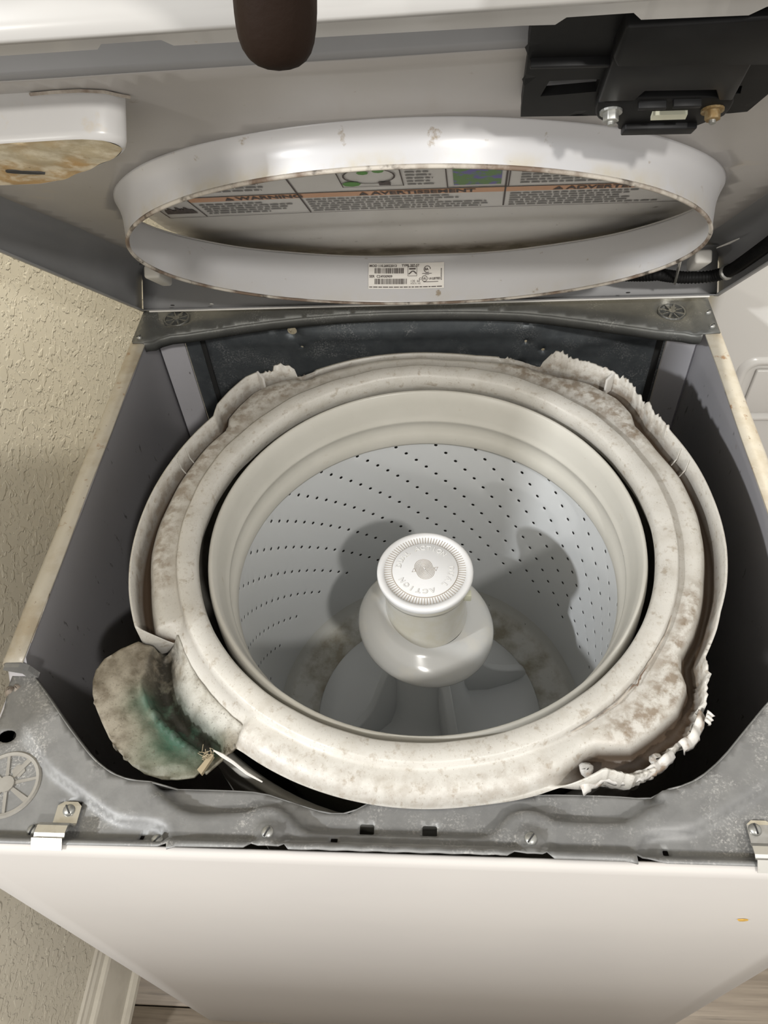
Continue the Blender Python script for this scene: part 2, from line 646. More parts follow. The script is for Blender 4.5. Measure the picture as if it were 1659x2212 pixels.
# front panel, leaning sheet with rolled top lip
pr = [(.003, .01), (.003, .8795), (.0038, .8855), (.0056, .8892), (.0085, .8905), (.0100, .8895), (.0102, .870)]
V, F = [], []
L = len(pr)
for i in range(31):
    x = .002 + (W - .004) * i / 30
    for y, z in pr:
        V.append((x, y, z))
for i in range(30):
    for k in range(L - 1):
        F.append((i * L + k, (i + 1) * L + k, (i + 1) * L + k + 1, i * L + k + 1))
fp = solidify(obj('front_panel', V, F, 'front', wash, True), .001, -1)
prism('paint_chip', [(.603, .772), (.607, .7735), (.611, .7725), (.608, .7695), (.605, .7695)], .0016, .0027, 'paint_chip', fp, lambda x, y, z: (x, z, y))

# rear panel: embossed galvanised sheet with punched holes
RY = .652
holes = [circle(.154, .866, .0052, 12), circle(.1665, .868, .0026, 10), circle(.180, .858, .0062, 14),
         rrect(.4745, .4795, .8665, .8735, .001, 2), rrect(.4755, .4785, .834, .838, .0006, 2), circle(.19, .834, .002, 8), circle(.50, .822, .0024, 8)]


def rear_fn(x, z):
    e = 0
    for line, amp, w in (([(.20, .852), (.49, .857)], -.006, .008), ([(.10, .842), (.16, .842), (.2, .835)], -.003, .006), ([(.50, .84), (.54, .83), (.57, .838), (.63, .842)], -.005, .006),
                         ([(.25, .805), (.42, .812), (.47, .80), (.53, .795), (.56, .806)], .004, .006), ([(.33, .78), (.41, .785)], -.004, .02)):
        e += amp * math.exp(-(sdist((x, z), line) / w) ** 2)
    return (x, RY + e + .0008 * math.sin(x * 31) * math.cos(z * 27), z)


V, F, _ = sheet_vf([(.064, .4), (.640, .4), (.640, .895), (.064, .895)], holes, .009, rear_fn)
rp = obj('rear_panel', V, F, 'galv_shaded', wash, True, label='galvanised rear panel with embossed ribs, colour darkened for shade')
solidify(rp, .0012, 0)
V, F = box_vf(.02, W - .02, RY + .002, RY + .004, .01, .41)
obj('rear_panel_lower', V, F, 'galv_shaded', rp)
for x0, x1 in ((.036, .0555), (.6495, .664)):
    box('rear_side_strip', (x0, x1, RY + .001, RY + .003, .05, .893), 'galv_shaded', wash)
for x0, x1 in ((.052, .067), (.637, .652)):
    box('rear_gap_shade', (x0, x1, RY + .006, RY + .009, .05, .893), 'recess_shade', wash)  # black strip added behind each gap in place of its shade
# corner posts
for pts, nm in ((((.003, .645), (.006, .640), (.036, .648), (.036, .652), (.004, .652)), 'L'), (((W - .003, .630), (W - .006, .627), (.652, .648), (.652, .653), (W - .003, .653)), 'R')):
    cp_ = prism('corner_post', list(pts), .02, .888, 'inner', wash)
    px = .022 if nm == 'L' else .668
    py = .642 if nm == 'L' else .636
    prism('post_hole', circle(px, .852, .003, 10, .0045), py - .001, py + .004, 'recess_shade', cp_, lambda x, y, z: (x, z, y))

# rear brace with down-turned front edge
inner = [(.0175, .574), (.024, .578), (.034, .5945), (.07, .606), (.148, .624), (.215, .634), (.283, .6395), (.368, .640), (.43, .637), (.479, .632), (.558, .612), (.61, .598), (.6435, .5875), (.658, .580), (.664, .575)]
inner = smooth_poly(inner, False, 1)
outl = [(.0045, .574)] + inner + [(W - .003, .5755), (W - .003, D), (.003, D), (.003, .578)]


def rb_fn(x, y):
    z = .8965
    for c in ((.043, .632), (.641, .628)):
        d = math.hypot(x - c[0], (y - c[1]) * 1.2)
        z -= .005 * (1 - sstep(.016, .021, d))
    z -= .004 * (1 - sstep(.0, .014, sdist((x, y), inner))) * sstep(.03, .07, x) * sstep(.03, .07, W - x)
    return (x, y, z + .0062 * (1 - sstep(.0195, .030, min(x, W - x))))


V, F, _ = sheet_vf(outl, [], .007, rb_fn)
rbr = solidify(obj('rear_brace', V, F, 'galv_mid', wash, True, label='galvanised rear corner brace with round feet'), .0012)
V, F = [], []
for x, y in inner:
    z = rb_fn(x, y)[2]
    V += [(x, y, z), (x, y - .0015, z - .003), (x, y, z - .0135)]
for i in range(len(inner) - 1):
    for k in range(2):
        F.append((i * 3 + k, i * 3 + k + 1, i * 3 + 4 + k, i * 3 + 3 + k))
solidify(obj('turned_down_edge', V, F, 'galv_mid', rbr, True), .0012, 0)


def foot_disc(cx, cy, z, r, mat, parent, ang):
    parts = [lathe_vf([(r * .98, z - .006), (r, z + .001), (r * .95, z + .0025), (r * .86, z + .002), (r * .84, z - .003), (0.0005, z - .004)], 40, cx, cy)]
    for i in range(8):
        t = ang + i * math.pi / 4
        c, s = math.cos(t), math.sin(t)
        a, b = (r * .18, r * .86)
        w = r * .05
        P = [(a, -w), (b, -w * (1.6 if i % 2 else .8)), (b, w * (1.6 if i % 2 else .8)), (a, w)]
        parts.append(prism_vf([(cx + u * c - v * s, cy + u * s + v * c) for u, v in P], z - .004, z + .0015, lambda x, y, q: (x, y, q)))
    parts.append(prism_vf(circle(cx, cy, r * .24, 14), z - .004, z + .0025, lambda x, y, q: (x, y, q)))
    parts.append(prism_vf([(cx + r * .3 * math.cos(ang + .5) + r * .2 * math.cos(k * 1.05), cy + r * .45 * math.sin(ang + .9) + r * .2 * math.sin(k * 1.05)) for k in range(6)], z - .004, z + .0012, lambda x, y, q: (x, y, q)))
    V, F = join(parts)
    return fix_normals(obj('foot_disc', V, F, mat, parent))


for c in ((.043, .632), (.641, .628)):
    foot_disc(c[0], c[1], .8930, .0165, 'galv_mid', rbr, .4)


def screw(cx, cy, z, r, parent, ang=.9, mat='zinc', hx=None):
    pr = [(r * .98, z - .001), (r, z + .0008), (r * .85, z + .0022), (r * .4, z + .0030), (.0003, z + .0032)]
    V, F = lathe_vf(pr, 18, cx, cy)
    s = obj('screw', V, F, mat, parent, True)
    c, q = math.cos(ang), math.sin(ang)
    P = [(-r * .8, -r * .11), (r * .8, -r * .11), (r * .8, r * .11), (-r * .8, r * .11)]
    V, F = prism_vf([(cx + u * c - v * q, cy + u * q + v * c) for u, v in P], z + .0012, z + .0036, lambda x, y, w: (x, y, w))
    fix_normals(obj('screw_slot', V, F, 'recess_shade', s if s.parent and s.parent.type == 'EMPTY' else parent))
    return s


for x, y in ((.011, .583), (W - .010, .586), (W - .009, .612)):
    screw(x, y, .9030, .0032, rbr, .5)

# front brace -------------------------------------------------------
innerE = [(.0185, .150), (.0386, .1308), (.0682, .1006), (.0947, .076), (.113, .0646), (.1291, .0595), (.1514, .0582), (.2022, .0584), (.2311, .0574), (.2533, .0509), (.2822, .043), (.300, .0435),
          (.322, .056), (.37, .058), (.43, .060), (.4537, .0615), (.4641, .0615), (.4981, .0615), (.5216, .0602), (.5422, .0635), (.5603, .0709), (.5806, .0866), (.6031, .1099), (.6262, .1335), (.6675, .172)]
frontE = [(.684, .0088), (.5793, .0086), (.5237, .0086), (.5133, .0120), (.5036, .0135), (.5030, .0058), (.494, .0074), (.4468, .0076), (.4425, .0135), (.439, .0112), (.4285, .0112), (.4200, .0130),
          (.415, .0087), (.326, .0084), (.2616, .0083), (.2576, .0138), (.2546, .0110), (.2396, .0108), (.2342, .0130), (.2298, .0086), (.181, .0078), (.1747, .0057), (.1735, .0105), (.1653, .0094), (.083, .0082), (.002, .0080)]
c1 = smooth_poly([(.1503, .0553), (.1611, .0478), (.1773, .0392), (.1918, .0379), (.2232, .0397), (.2291, .0426), (.2382, .0453), (.249, .0432), (.2586, .0366), (.2664, .0291), (.2736, .026), (.3145, .0256), (.3616, .0259), (.3983, .026), (.4067, .0288), (.4155, .0399), (.4243, .0458), (.4361, .0472), (.446, .0441), (.4539, .0393), (.4984, .0389), (.5087, .0425), (.5199, .0504), (.5306, .0547)], False, 1)
c1poly = c1 + [(.53, .25), (.15, .25)]
c2L = smooth_poly([(.0, .135), (.0111, .1177), (.0368, .0901), (.0597, .0677), (.0781, .0571), (.1048, .0418), (.122, .0319), (.1336, .0288), (.1549, .0284), (.1646, .0246), (.169, .0164), (.170, .0)], False, 1)
c2Lp = c2L + [(-.05, 0), (-.05, .135)]
c2R = smooth_poly([(.506, .0), (.5061, .0153), (.5111, .0264), (.52, .0314), (.546, .0328), (.5602, .039), (.5864, .0545), (.6089, .067), (.686, .113)], False, 1)
c2Rp = c2R + [(.75, .113), (.75, 0)]


def fb_fn(x, y):
    z = .8835
    d = sdist((x, y), c1)
    s = d if inside((x, y), c1poly) else -d
    z -= .0145 * sstep(-.0035, .0045, s)
    d = sdist((x, y), c2L)
    s = d if inside((x, y), c2Lp) else -d
    z -= .0065 * sstep(-.003, .003, s)
    d = sdist((x, y), c2R)
    s = d if inside((x, y), c2Rp) else -d
    z -= .0065 * sstep(-.003, .003, s)
    z += .0145 * (1 - sstep(.011, .019, y))
    for cx, cy in ((.2438, .0215), (.4325, .0225)):
        z += .006 * (1 - sstep(.006, .012, math.hypot(x - cx, y - cy))) * sstep(.010, .016, y)
    z += .0015 * math.sin(x * 150) ** 2 * (1 - sstep(.014, .02, y)) * (1 if .27 < x < .41 else 0)
    return (x, y, z)


fh = [rrect(.3088, .3195, .0275, .0360, .0016, 3), rrect(.3554, .3663, .0275, .0362, .0016, 3), rrect(.1462, .1494, .0172, .0205, .0003, 1), rrect(.2896, .2946, .0178, .0206, .0003, 1),
      rrect(.5258, .5298, .0170, .0212, .001, 2), circle(.0153, .0955, .0075, 14, .0055), circle(.6507, .0955, .0075, 14, .0055), rrect(.079, .0945, .0405, .0440, .0006, 2)]
V, F, _ = sheet_vf([(.0195, .150)] + innerE[1:] + [(.682, .172)] + frontE + [(.004, .150)], fh, .0042, fb_fn)
fb = solidify(obj('front_brace', V, F, 'galv', wash, True, label='galvanised front brace with stamped ridges'), .0012)
# turned-down inner edge of the brace
V, F = [], []
edge = smooth_poly(innerE, False, 1)
for x, y in edge:
    z = fb_fn(x, y)[2]
    V += [(x, y, z), (x, y + .001, z - .002), (x, y + .0015, z - .014)]
for i in range(len(edge) - 1):
    for k in range(2):
        F.append((i * 3 + k, i * 3 + k + 1, i * 3 + 4 + k, i * 3 + 3 + k))
solidify(obj('inner_edge', V, F, 'galv', fb, True), .0011, 0)
for x, y, a in ((.0628, .0217, 1.3), (.1617, .0155, .9), (.2438, .0215, 1.1), (.4325, .0225, .9)):
    screw(x, y, fb_fn(x, y)[2], .0047, fb, a)
foot_disc(.0295, .056, .8765, .0270, 'grey_plastic', fb, .25)
foot_disc(.6565, .056, .8765, .0270, 'grey_plastic', fb, .25)


def spring_clip(x0, x1):
    """bent spring-steel clip: flat tab with a screw, then an S-bend ending in a lip over the front edge"""
    zb = .8775
    pr = [(.0445, zb - .004), (.043, zb + .0015), (.040, zb + .0022), (.027, zb + .0022), (.0245, zb + .004), (.0235, zb + .013), (.021, zb + .0155), (.0155, zb + .0165), (.0125, zb + .0155), (.011, zb + .0185), (.0045, zb + .0135)]
    V, F = [], []
    for i in range(2):
        for j, (y, z) in enumerate(pr):
            w = .004 if j < 2 else (0 if j < 5 else -.002)
            V.append((x0 - (0 if j < 5 else .0045) + (w if w > 0 else 0) if i == 0 else x1 - (w if w > 0 else 0), y, z))
    L = len(pr)
    F = [(k, L + k, L + k + 1, k + 1) for k in range(L - 1)]
    c = solidify(obj('spring_clip', V, F, 'steel', fb, label='bent bright steel spring clip'), .0011, 0)
    return c


spring_clip(.0775, .0960)
spring_clip(.5875, .6060)
screw(.0873, .0365, .8800, .0046, fb, 2.2)
screw(.5925, .0365, .8800, .0046, fb, 1.7)
for x, r, e in ((.0065, .005, .0075), (.0115, .004, .0045)):
    V, F = lathe_vf([(r, .872), (r * 1.1, .878), (r * .7, .884), (.0005, .886)], 9, x, .1405 - e)
    V = [(a + rnd.uniform(-.001, .001), b + rnd.uniform(-.001, .001), c + rnd.uniform(-.001, .001)) for a, b, c in V]
    obj('rust_lump', V, F, 'rust', fb, True)
# rolled bracket step where the left rim meets the brace
prism('rim_end_step', [(.001, .895), (.004, .9), (.0165, .9), (.0225, .895), (.0265, .882), (.0185, .879), (.0155, .889), (.004, .893)], .146, .151, 'galv', fb, lambda x, y, z: (x, z, y))

# ------------------------------------------------------------------ outer tub
prof = [(.236, .30), (.262, .36), (.266, .60), (.268, .82), (.271, .832), (.271, .838), (.263, .838), (.258, .82), (.256, .45), (.02, .42)]
V, F = lathe_vf(prof, 96, CX, CY)
tub = fix_normals(obj('outer_tub', V, F, 'tub', wash, True, label='dingy white outer tub below the broken ring'))
# corner ear of the tub with a bolt hole
ear = [(.508, .128), (.5265, .110), (.5395, .091), (.5490, .094), (.5520, .101), (.5470, .140), (.535, .150)]
V, F, _ = sheet_vf(smooth_poly(ear, True, 2), [circle(.5435, .108, .0042, 12, .003)], .006, lambda x, y: (x, y, .842))
solidify(obj('tub_ear', V, F, 'torn', tub), .006)
prism('tub_lug', smooth_poly([(.500, .118), (.520, .095), (.540, .094), (.540, .130), (.52, .14)], True, 2), .795, .836, 'tub', tub)

# ------------------------------------------------------------------ broken tub ring
gro = np.array([[205.928, .2701], [193.565, .2679], [186.487, .2697], [181.044, .2706], [170.232, .2702], [159.918, .2702], [153.139, .2694], [146.05, .2693], [143.14, .2805], [139.416, .288], [134.807, .2892], [130.773, .2865], [124.583, .2797], [120.956, .2681], [115.93, .2708], [108.161, .2725], [85.376, .2677], [77.506, .2681], [68.055, .2757], [62.715, .2714], [55.442, .2754], [48.934, .2863], [41.421, .2861], [35.929, .2806], [32.559, .2713], [24.485, .269], [14.454, .2705], [3.709, .2691], [357.172, .2679], [348.013, .2652], [340.935, .2648], [334.0, .2642], [328.599, .2618], [325.606, .2673], [323.43, .2771], [318.322, .2818], [312.575, .2792], [307.23, .2766], [302.731, .2626], [300.063, .261], [294.445, .2654]])
out = np.array([[208.297, .2766], [196.958, .2774], [190.367, .2771], [178.008, .2757], [163.54, .2746], [147.188, .2745], [143.897, .2845], [139.197, .2905], [133.865, .2962], [129.8, .2935], [125.5, .2870], [122.258, .2760], [115.07, .2760], [108.0, .2760], [85.08, .2722], [77.5, .2725], [67.5, .2795], [62.44, .2790], [59.9, .2810], [54.48, .2860], [47.63, .2955], [44.233, .301], [40.352, .2966], [35.688, .2894], [31.897, .2829], [24.911, .2792], [14.78, .278], [6.359, .2765], [353.764, .2754], [345.143, .2737], [338.818, .2716], [334.903, .272], [328.6, .2712], [325.316, .2796], [322.211, .2872], [319.467, .2911], [315.906, .2952], [312.09, .2915], [307.55, .2907], [303.68, .2863], [300.37, .2751], [296, .2760]])


def table(t, x):
    t = t[np.argsort(t[:, 0])]
    return float(np.interp(x, t[:, 0], t[:, 1], period=360))


N = 900
RI = .2155
ringV, ringF, dirt, stain_shade = [], [], [], []
nz = [rnd.uniform(-1, 1) for _ in range(N)]


def jag(deg, a, b, amp):
    if a < deg < b:
        i = int(deg / 360 * N) % N
        return amp * (nz[i] * .55 + .6 * nz[(i // 4) * 4 % N] + .9 * nz[(i // 11) * 11 % N])
    return 0


def win(deg, a, b, s=4):
    return sstep(a, a + s, deg) * (1 - sstep(b - s, b, deg))


for i in range(N):
    deg = i * 360 / N
    t = math.radians(deg)
    ro = table(out, deg)
    rg = min(table(gro, deg) - .002, ro - .009)
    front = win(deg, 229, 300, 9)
    pock = win(deg, 205.5, 236, 2.5)
    rear = win(deg, 58, 127, 5)
    zt = .892 - .0165 * rear + jag(deg, 118, 131, .0035) + jag(deg, 26, 72, .0028) + jag(deg, 300, 332, .0030) + .012 * win(deg, 122, 137, 4) * rear
    zt += .007 * win(deg, 44, 62, 4)
    zt -= .014 * win(deg, 300, 325, 6)
    ro += jag(deg, 300, 326, .0016) + jag(deg, 28, 66, .0006)
    wave = .0006 * math.sin(deg * .21) + .0004 * math.sin(deg * .5)
    A = [(RI + .006, .858), (RI, .876), (RI + .0004, .885), (RI + .0025, .8880), (RI + .0165, .8888), (RI + .0182, .8880), (RI + .0198, .8818), (RI + .023, .8805),
         ((RI + .026 + rg - .011) / 2, .8832), (rg - .010, .8815), (rg - .0062, .8780), (rg - .0030, .8680), (rg - .0005, .8635), (ro - .0058, .8635), (ro - .0034, .8690), (ro - .0030, .8755),
         (ro - .0026, zt), (ro - .0004, zt), (ro + .0006, .866), (ro - .008, .842)]
    re = .2625 + .003 * sstep(278, 292, deg)
    B = A[:6] + [(RI + .0198, .8838), (RI + .023, .8830), (.2455, .8835), (.2505, .8822), (.2545, .8802), (.2575, .8780), (.2595, .8760), (.2610, .8742), (.2617, .8732), (.2622, .8724), (re, .8716), (re - .0004, .8710), (re - .003, .8714), (re - .010, .8730)]
    Pk = A[:6] + [(RI + .021, .8815), (RI + .026, .8775), (.2445, .8735), (.247, .870), (.2485, .867), (.2490, .865), (.2492, .863), (.2494, .861), (.2495, .860), (.2496, .859), (.2498, .857), (.2496, .855), (.249, .852), (.247, .845)]
    for k in range(len(A)):
        r = A[k][0] * (1 - front) + B[k][0] * front
        z = A[k][1] * (1 - front) + B[k][1] * front
        r = r * (1 - pock) + Pk[k][0] * pock
        z = z * (1 - pock) + Pk[k][1] * pock
        ringV.append((CX + r * math.cos(t), CY + r * math.sin(t), z + (wave if k < 12 else 0)))
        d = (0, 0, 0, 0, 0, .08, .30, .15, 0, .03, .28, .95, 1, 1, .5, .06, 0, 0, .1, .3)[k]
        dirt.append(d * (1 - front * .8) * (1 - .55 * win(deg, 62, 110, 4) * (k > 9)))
        rb_ = win(deg, 300, 350, 10) + win(deg, 20, 75, 10) + .8 * win(deg, 110, 205, 15)
        stain_shade.append((.9 if k in (8, 9) else .35) * rb_ if 6 <= k <= 9 else (rb_ * .7 if k in (14, 15) else 0))
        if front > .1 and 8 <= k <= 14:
            stain_shade[-1] = max(stain_shade[-1], .28 * front)  # front sector: light grime plus shade painted into the colour
L = 20
for i in range(N):
    j = (i + 1) % N
    for k in range(L - 1):
        ringF.append((i * L + k, j * L + k, j * L + k + 1, i * L + k + 1))
ring = obj('tub_ring', ringV, ringF, 'ring', wash, True, {'dirt': dirt, 'stain_shade': stain_shade}, 'cracked dirty white plastic tub ring')
fix_normals(ring)

# crack in the ring at the right front
cr = [(300, .2365), (306, .2372), (311, .2385), (316.5, .2372), (317, .2395), (319, .2368), (324, .236), (331, .2362), (337, .2355)]
P = [(CX + r * math.cos(math.radians(a)), CY + r * math.sin(math.radians(a)), .8845 if r < .239 else .8835) for a, r in cr]
PP = []
for a, b in zip(P[:-1], P[1:]):
    for q in range(4):
        PP.append(tuple(a[m] + (b[m] - a[m]) * q / 4 + rnd.uniform(-.0003, .0003) for m in range(3)))
obj('crack', *tube_vf(PP, .0007, 5, rfun=lambda i: .0004 + .0005 * abs(math.sin(i * .9))), 'rust', ring)


# torn white plastic scraps left along the broken flange
def scrap(a0, a1, r0, z0, w, curl, nm='torn_scrap'):
    V, F = [], []
    n = 14
    for i in range(n + 1):
        a = math.radians(a0 + (a1 - a0) * i / n)
        e = table(out, math.degrees(a) % 360) + r0
        for k in range(4):
            j = rnd.uniform(-.0016, .0016) * (k == 3)
            rr = e + w * k / 3 * (1 - .3 * (k == 3)) + j
            zz = z0 - curl * (k / 3) ** 2 + .002 * math.sin(i * 1.3) + j
            V.append((CX + rr * math.cos(a), CY + rr * math.sin(a), zz))
    for i in range(n):
        for k in range(3):
            F.append((i * 4 + k, (i + 1) * 4 + k, (i + 1) * 4 + k + 1, i * 4 + k + 1))
    return solidify(obj(nm, V, F, 'torn', ring, True), .0012, 0)


scrap(296.5, 306, -.004, .877, .007, .008)
scrap(304.5, 312, -.003, .880, .008, .010)
scrap(313.5, 320.5, -.004, .882, .010, .012)
scrap(319, 321, .002, .884, .007, .003)
for (a, r, z, s) in ((309.8, .287, .871, .006), (299.5, .262, .869, .006)):
    V, F = lathe_vf([(.0004, z - s * .7), (s * .8, z - s * .5), (s, z), (s * .7, z + s * .55), (.0004, z + s * .7)], 12, CX + r * math.cos(math.radians(a)), CY + r * math.sin(math.radians(a)))
    V = [(a + rnd.uniform(-.0012, .0012), b + rnd.uniform(-.0012, .0012), z + (c - z) * .6 + rnd.uniform(-.0008, .0008)) for a, b, c in V]
    obj('melted_lump', V, F, 'torn', ring, True)
# ribs across the flange
for a in (17, 20.5, 158, 161.5):
    t = math.radians(a)
    e = table(out, a)
    P = [(CX + r * math.cos(t), CY + r * math.sin(t), z) for r, z in ((e - .0085, .8675), (e - .0042, .875), (e - .0036, .890))]
    obj('flange_rib', *tube_vf(P, .0007, 6), 'ring', ring)
for a, rr in ((45.5, .290), (131, .288)):
    t = math.radians(a)
    V, F = box_vf(-.006, .006, -.0012, .0012, .868, .889)
    c, s = math.cos(t), math.sin(t)
    obj('broken_web', [(CX + (rr + x) * c - y * s, CY + (rr + x) * s + y * c, z + (.003 if x > 0 and z > .88 else 0)) for x, y, z in V], F, 'torn', ring)

# broken corner pocket (dispenser trough) hanging off the left front of the ring
arc = [(CX + .2465 * math.cos(math.radians(a)), CY + .2465 * math.sin(math.radians(a))) for a in (237, 231, 225, 219, 213, 208)]
outer = [(.1290, .1905), (.1185, .1830), (.1100, .1870), (.1004, .1885), (.0880, .1795), (.076, .1686), (.0715, .1575), (.072, .1462), (.0752, .1350), (.0802, .1248), (.0895, .1110), (.1001, .0967), (.112, .0850), (.1253, .0741), (.137, .0680), (.15, .0653), (.163, .0650), (.1756, .0678), (.1800, .0740), (.1845, .0715), (.190, .0800), (.196, .0880), (.2010, .0900)]
trough = [(.1225, .1800), (.1250, .1650), (.1300, .1450), (.1410, .1270), (.1580, .1100), (.1800, .0960)]
ridge = [(.1150, .1500), (.1200, .1370), (.1330, .1210), (.1475, .1085), (.1610, .0985), (.1730, .0925)]
reg = ridge + [(.19, .08), (.05, .05), (.05, .2), (.115, .2)]


def pocket_fn(x, y):
    dt = sdist((x, y), trough)
    dr = sdist((x, y), ridge)
    rad = math.hypot(x - CX, y - CY)
    z = .8725
    z -= .023 * math.exp(-(dt / .0145) ** 2)
    if inside((x, y), reg):
        z = max(z, .8685) + .004 * math.exp(-(dr / .004) ** 2) + .003 * sstep(.27, .31, rad)
    else:
        z = z + (.8735 - z) * (1 - sstep(.2465, .252, rad))
    return (x, y, z + .0006 * math.sin(x * 300) * math.sin(y * 260))


V, F, uv = sheet_vf(outer + arc, [], .0034, pocket_fn)
att = {'green': [], 'dark': [], 'white': []}
for x, y in uv:
    dt = sdist((x, y), [(.134, .136), (.150, .116), (.178, .097)])
    g = math.exp(-(dt / .013) ** 2) + .8 * math.exp(-(sdist((x, y), [(.121, .132), (.155, .099)]) / .016) ** 2)
    g = .8 * g + .4 * math.exp(-(sdist((x, y), [(.14, .085), (.165, .078)]) / .02) ** 2)
    att['green'].append(min(1, g))
    att['dark'].append(min(1, 1.2 * math.exp(-(sdist((x, y), [(.123, .178), (.128, .148), (.145, .122), (.172, .100)]) / .0125) ** 2)))
    rad_ = math.hypot(x - CX, y - CY)
    att['white'].append(min(1, 1.2 * (1 - sstep(.2465, .264, rad_)) + 1.3 * math.exp(-(sdist((x, y), [(.150, .148), (.158, .133), (.176, .118)]) / .013) ** 2)))
pk = solidify(obj('corner_pocket', V, F, 'pocket', ring, True, att, 'snapped-off corner pocket stained green and black'), .0022)
# frayed fibres and torn edge strip on the pocket
fib = []
for i in range(16):
    b = Vector((.1835 + rnd.uniform(-.003, .003), .0835 + rnd.uniform(-.003, .003), .872))
    q = [b + Vector((rnd.uniform(-.0018, .0018) * k, rnd.uniform(0, .0022) * k, .0016 * k)) for k in range(4)]
    fib.append(tube_vf(q, .00025, 4))
fo = obj('frayed_fibres', *join(fib), 'fibre', ring)
fo['kind'] = 'stuff'
P = [(.1885, .088, .876), (.1965, .0838, .8765), (.206, .0785, .876), (.218, .0705, .875), (.231, .0645, .8735)]
obj('torn_edge_strip', *tube_vf(P, .0012, 6, rfun=lambda i: (.0005, .0016, .0014, .0012, .0006)[i]), 'torn', ring)
prism('torn_shard', [(.1775, .0730), (.1815, .0695), (.1885, .0845), (.1860, .0870)], .8695, .8735, 'fibre', ring)

# ------------------------------------------------------------------ wash basket
BX, BY = .353, .310
prof = [(.2120, .62), (.2115, .845), (.2105, .866), (.2088, .8725), (.2066, .8738), (.2048, .8722), (.2018, .860), (.1990, .8445), (.1975, .8395), (.1962, .8372), (.1958, .8355), (.1975, .8325), (.1988, .8275), (.1985, .8225), (.1962, .8165), (.1945, .8135), (.1938, .8085), (.1932, .8035), (.1942, .8003), (.1975, .7990), (.2015, .8030)]
V, F = lathe_vf(prof, 144, BX, BY)
basket = fix_normals(obj('wash_basket', V, F, 'cream', wash, True, label='cream balance ring of the wash basket'))
# perforated wall: one hole per cell, cells shifted row by row
NC, NR = 26, 18
cell = 2 * math.pi / NC
seg = cell / 8
dz = .0127
z0 = .7930
R0 = .1995
V, F = [], []


def cyl(th, z, r=R0):
    return (BX + r * math.cos(th), BY + r * math.sin(th), z)


def quad(th0, th1, za, zb):
    k = len(V)
    V.extend([cyl(th0, za), cyl(th1, za), cyl(th1, zb), cyl(th0, zb)])
    F.append((k, k + 1, k + 2, k + 3))


top = .8015
for i in range(NC * 8):
    quad(i * seg, (i + 1) * seg, top, z0 + dz / 2)
hr = .0021
bores = set()
for r in range(NR):
    zc = z0 - r * dz
    for c in range(NC):
        thc = math.radians(100.9) + c * cell - r * cell / 4
        for q in range(1, 7):
            quad(thc + q * seg, thc + (q + 1) * seg, zc + dz / 2, zc - dz / 2)
        k = len(V)
        sq = [(-1, 1), (0, 1), (1, 1), (1, 0), (1, -1), (0, -1), (-1, -1), (-1, 0)]
        V.extend([cyl(thc + u * seg, zc + v * dz / 2) for u, v in sq])
        V.extend([cyl(thc + u * .0027 / R0, zc + v * .0027, R0 + .0001) for u, v in [(s[0] / math.hypot(*s), s[1] / math.hypot(*s)) for s in sq]])
        V.extend([cyl(thc + u * hr / R0, zc + v * hr, R0 + .0003) for u, v in [(s[0] / math.hypot(*s), s[1] / math.hypot(*s)) for s in sq]])
        V.extend([cyl(thc + u * hr / R0, zc + v * hr, R0 + .0016) for u, v in [(s[0] / math.hypot(*s), s[1] / math.hypot(*s)) for s in sq]])
        bores.update(range(len(F) + 16, len(F) + 24))
        for ring_ in range(3):
            F.extend([(k + ring_ * 8 + m, k + ring_ * 8 + (m + 1) % 8, k + (ring_ + 1) * 8 + (m + 1) % 8, k + (ring_ + 1) * 8 + m) for m in range(8)])
zb = z0 - (NR - .5) * dz
for i in range(NC * 8):
    quad(i * seg, (i + 1) * seg, zb, .49)
bw = obj('perforated_wall', V, F, 'basket', basket, True, label='pale grey perforated basket wall')
bw.data.materials.append(M['recess_shade'])  # bores coloured flat black for the shade inside the holes
for p_ in bw.data.polygons:
    if p_.index in bores:
        p_.material_index = 1
bm = bmesh.new()
bm.from_mesh(bw.data)
bmesh.ops.remove_doubles(bm, verts=bm.verts, dist=.00004)
bmesh.ops.recalc_face_normals(bm, faces=bm.faces)
bm.to_mesh(bw.data)
bm.free()
prof = [(.1995, .50), (.198, .482), (.190, .474), (.170, .472), (.150, .472), (.02, .474)]
V, F = lathe_vf(prof, 96, BX, BY)
bandA = [1 if .148 < math.hypot(v[0] - BX, v[1] - BY) < .195 else 0 for v in V]
fix_normals(obj('basket_floor', V, F, 'basket_floor', basket, True, {'band': bandA}, 'basket floor with a brown grime band'))

# ------------------------------------------------------------------ agitator
tilt = lambda t: math.cos(t - math.radians(160))
prof = [(.0470, .806), (.0474, .8005), (.0466, .7965), (.0438, .7955), (.0430, .790), (.0432, .760), (.0440, .742), (.0450, .733)]
V, F = lathe_vf(prof, 72, BX, BY)
agit = obj('agitator', V, F, 'neck', wash, True, label='white dual-action agitator with flared auger skirt')
fix_normals(agit)
prof = [(.0436, .7400, 1), (.0470, .7345, 1), (.0530, .7300, 1), (.0610, .7262, 1), (.0690, .7205, 1), (.0740, .7150, 1), (.0758, .7105, 1), (.0755, .7075, 1), (.0735, .7050, 1), (.066, .7015, 1), (.056, .697, .8), (.048, .688, .5), (.0455, .67, 0)]
V, F = lathe_vf(prof, 96, BX, BY, zoff=lambda t: .013 * tilt(t))
fix_normals(obj('auger_skirt', V, F, 'agit', agit, True))
prof = [(.0440, .690), (.0445, .60), (.047, .55), (.056, .515), (.085, .494), (.125, .484), (.148, .480), (.150, .477), (.150, .470)]
V, F = lathe_vf(prof, 72, BX, BY)
fix_normals(obj('barrel', V, F, 'basket', agit, True))
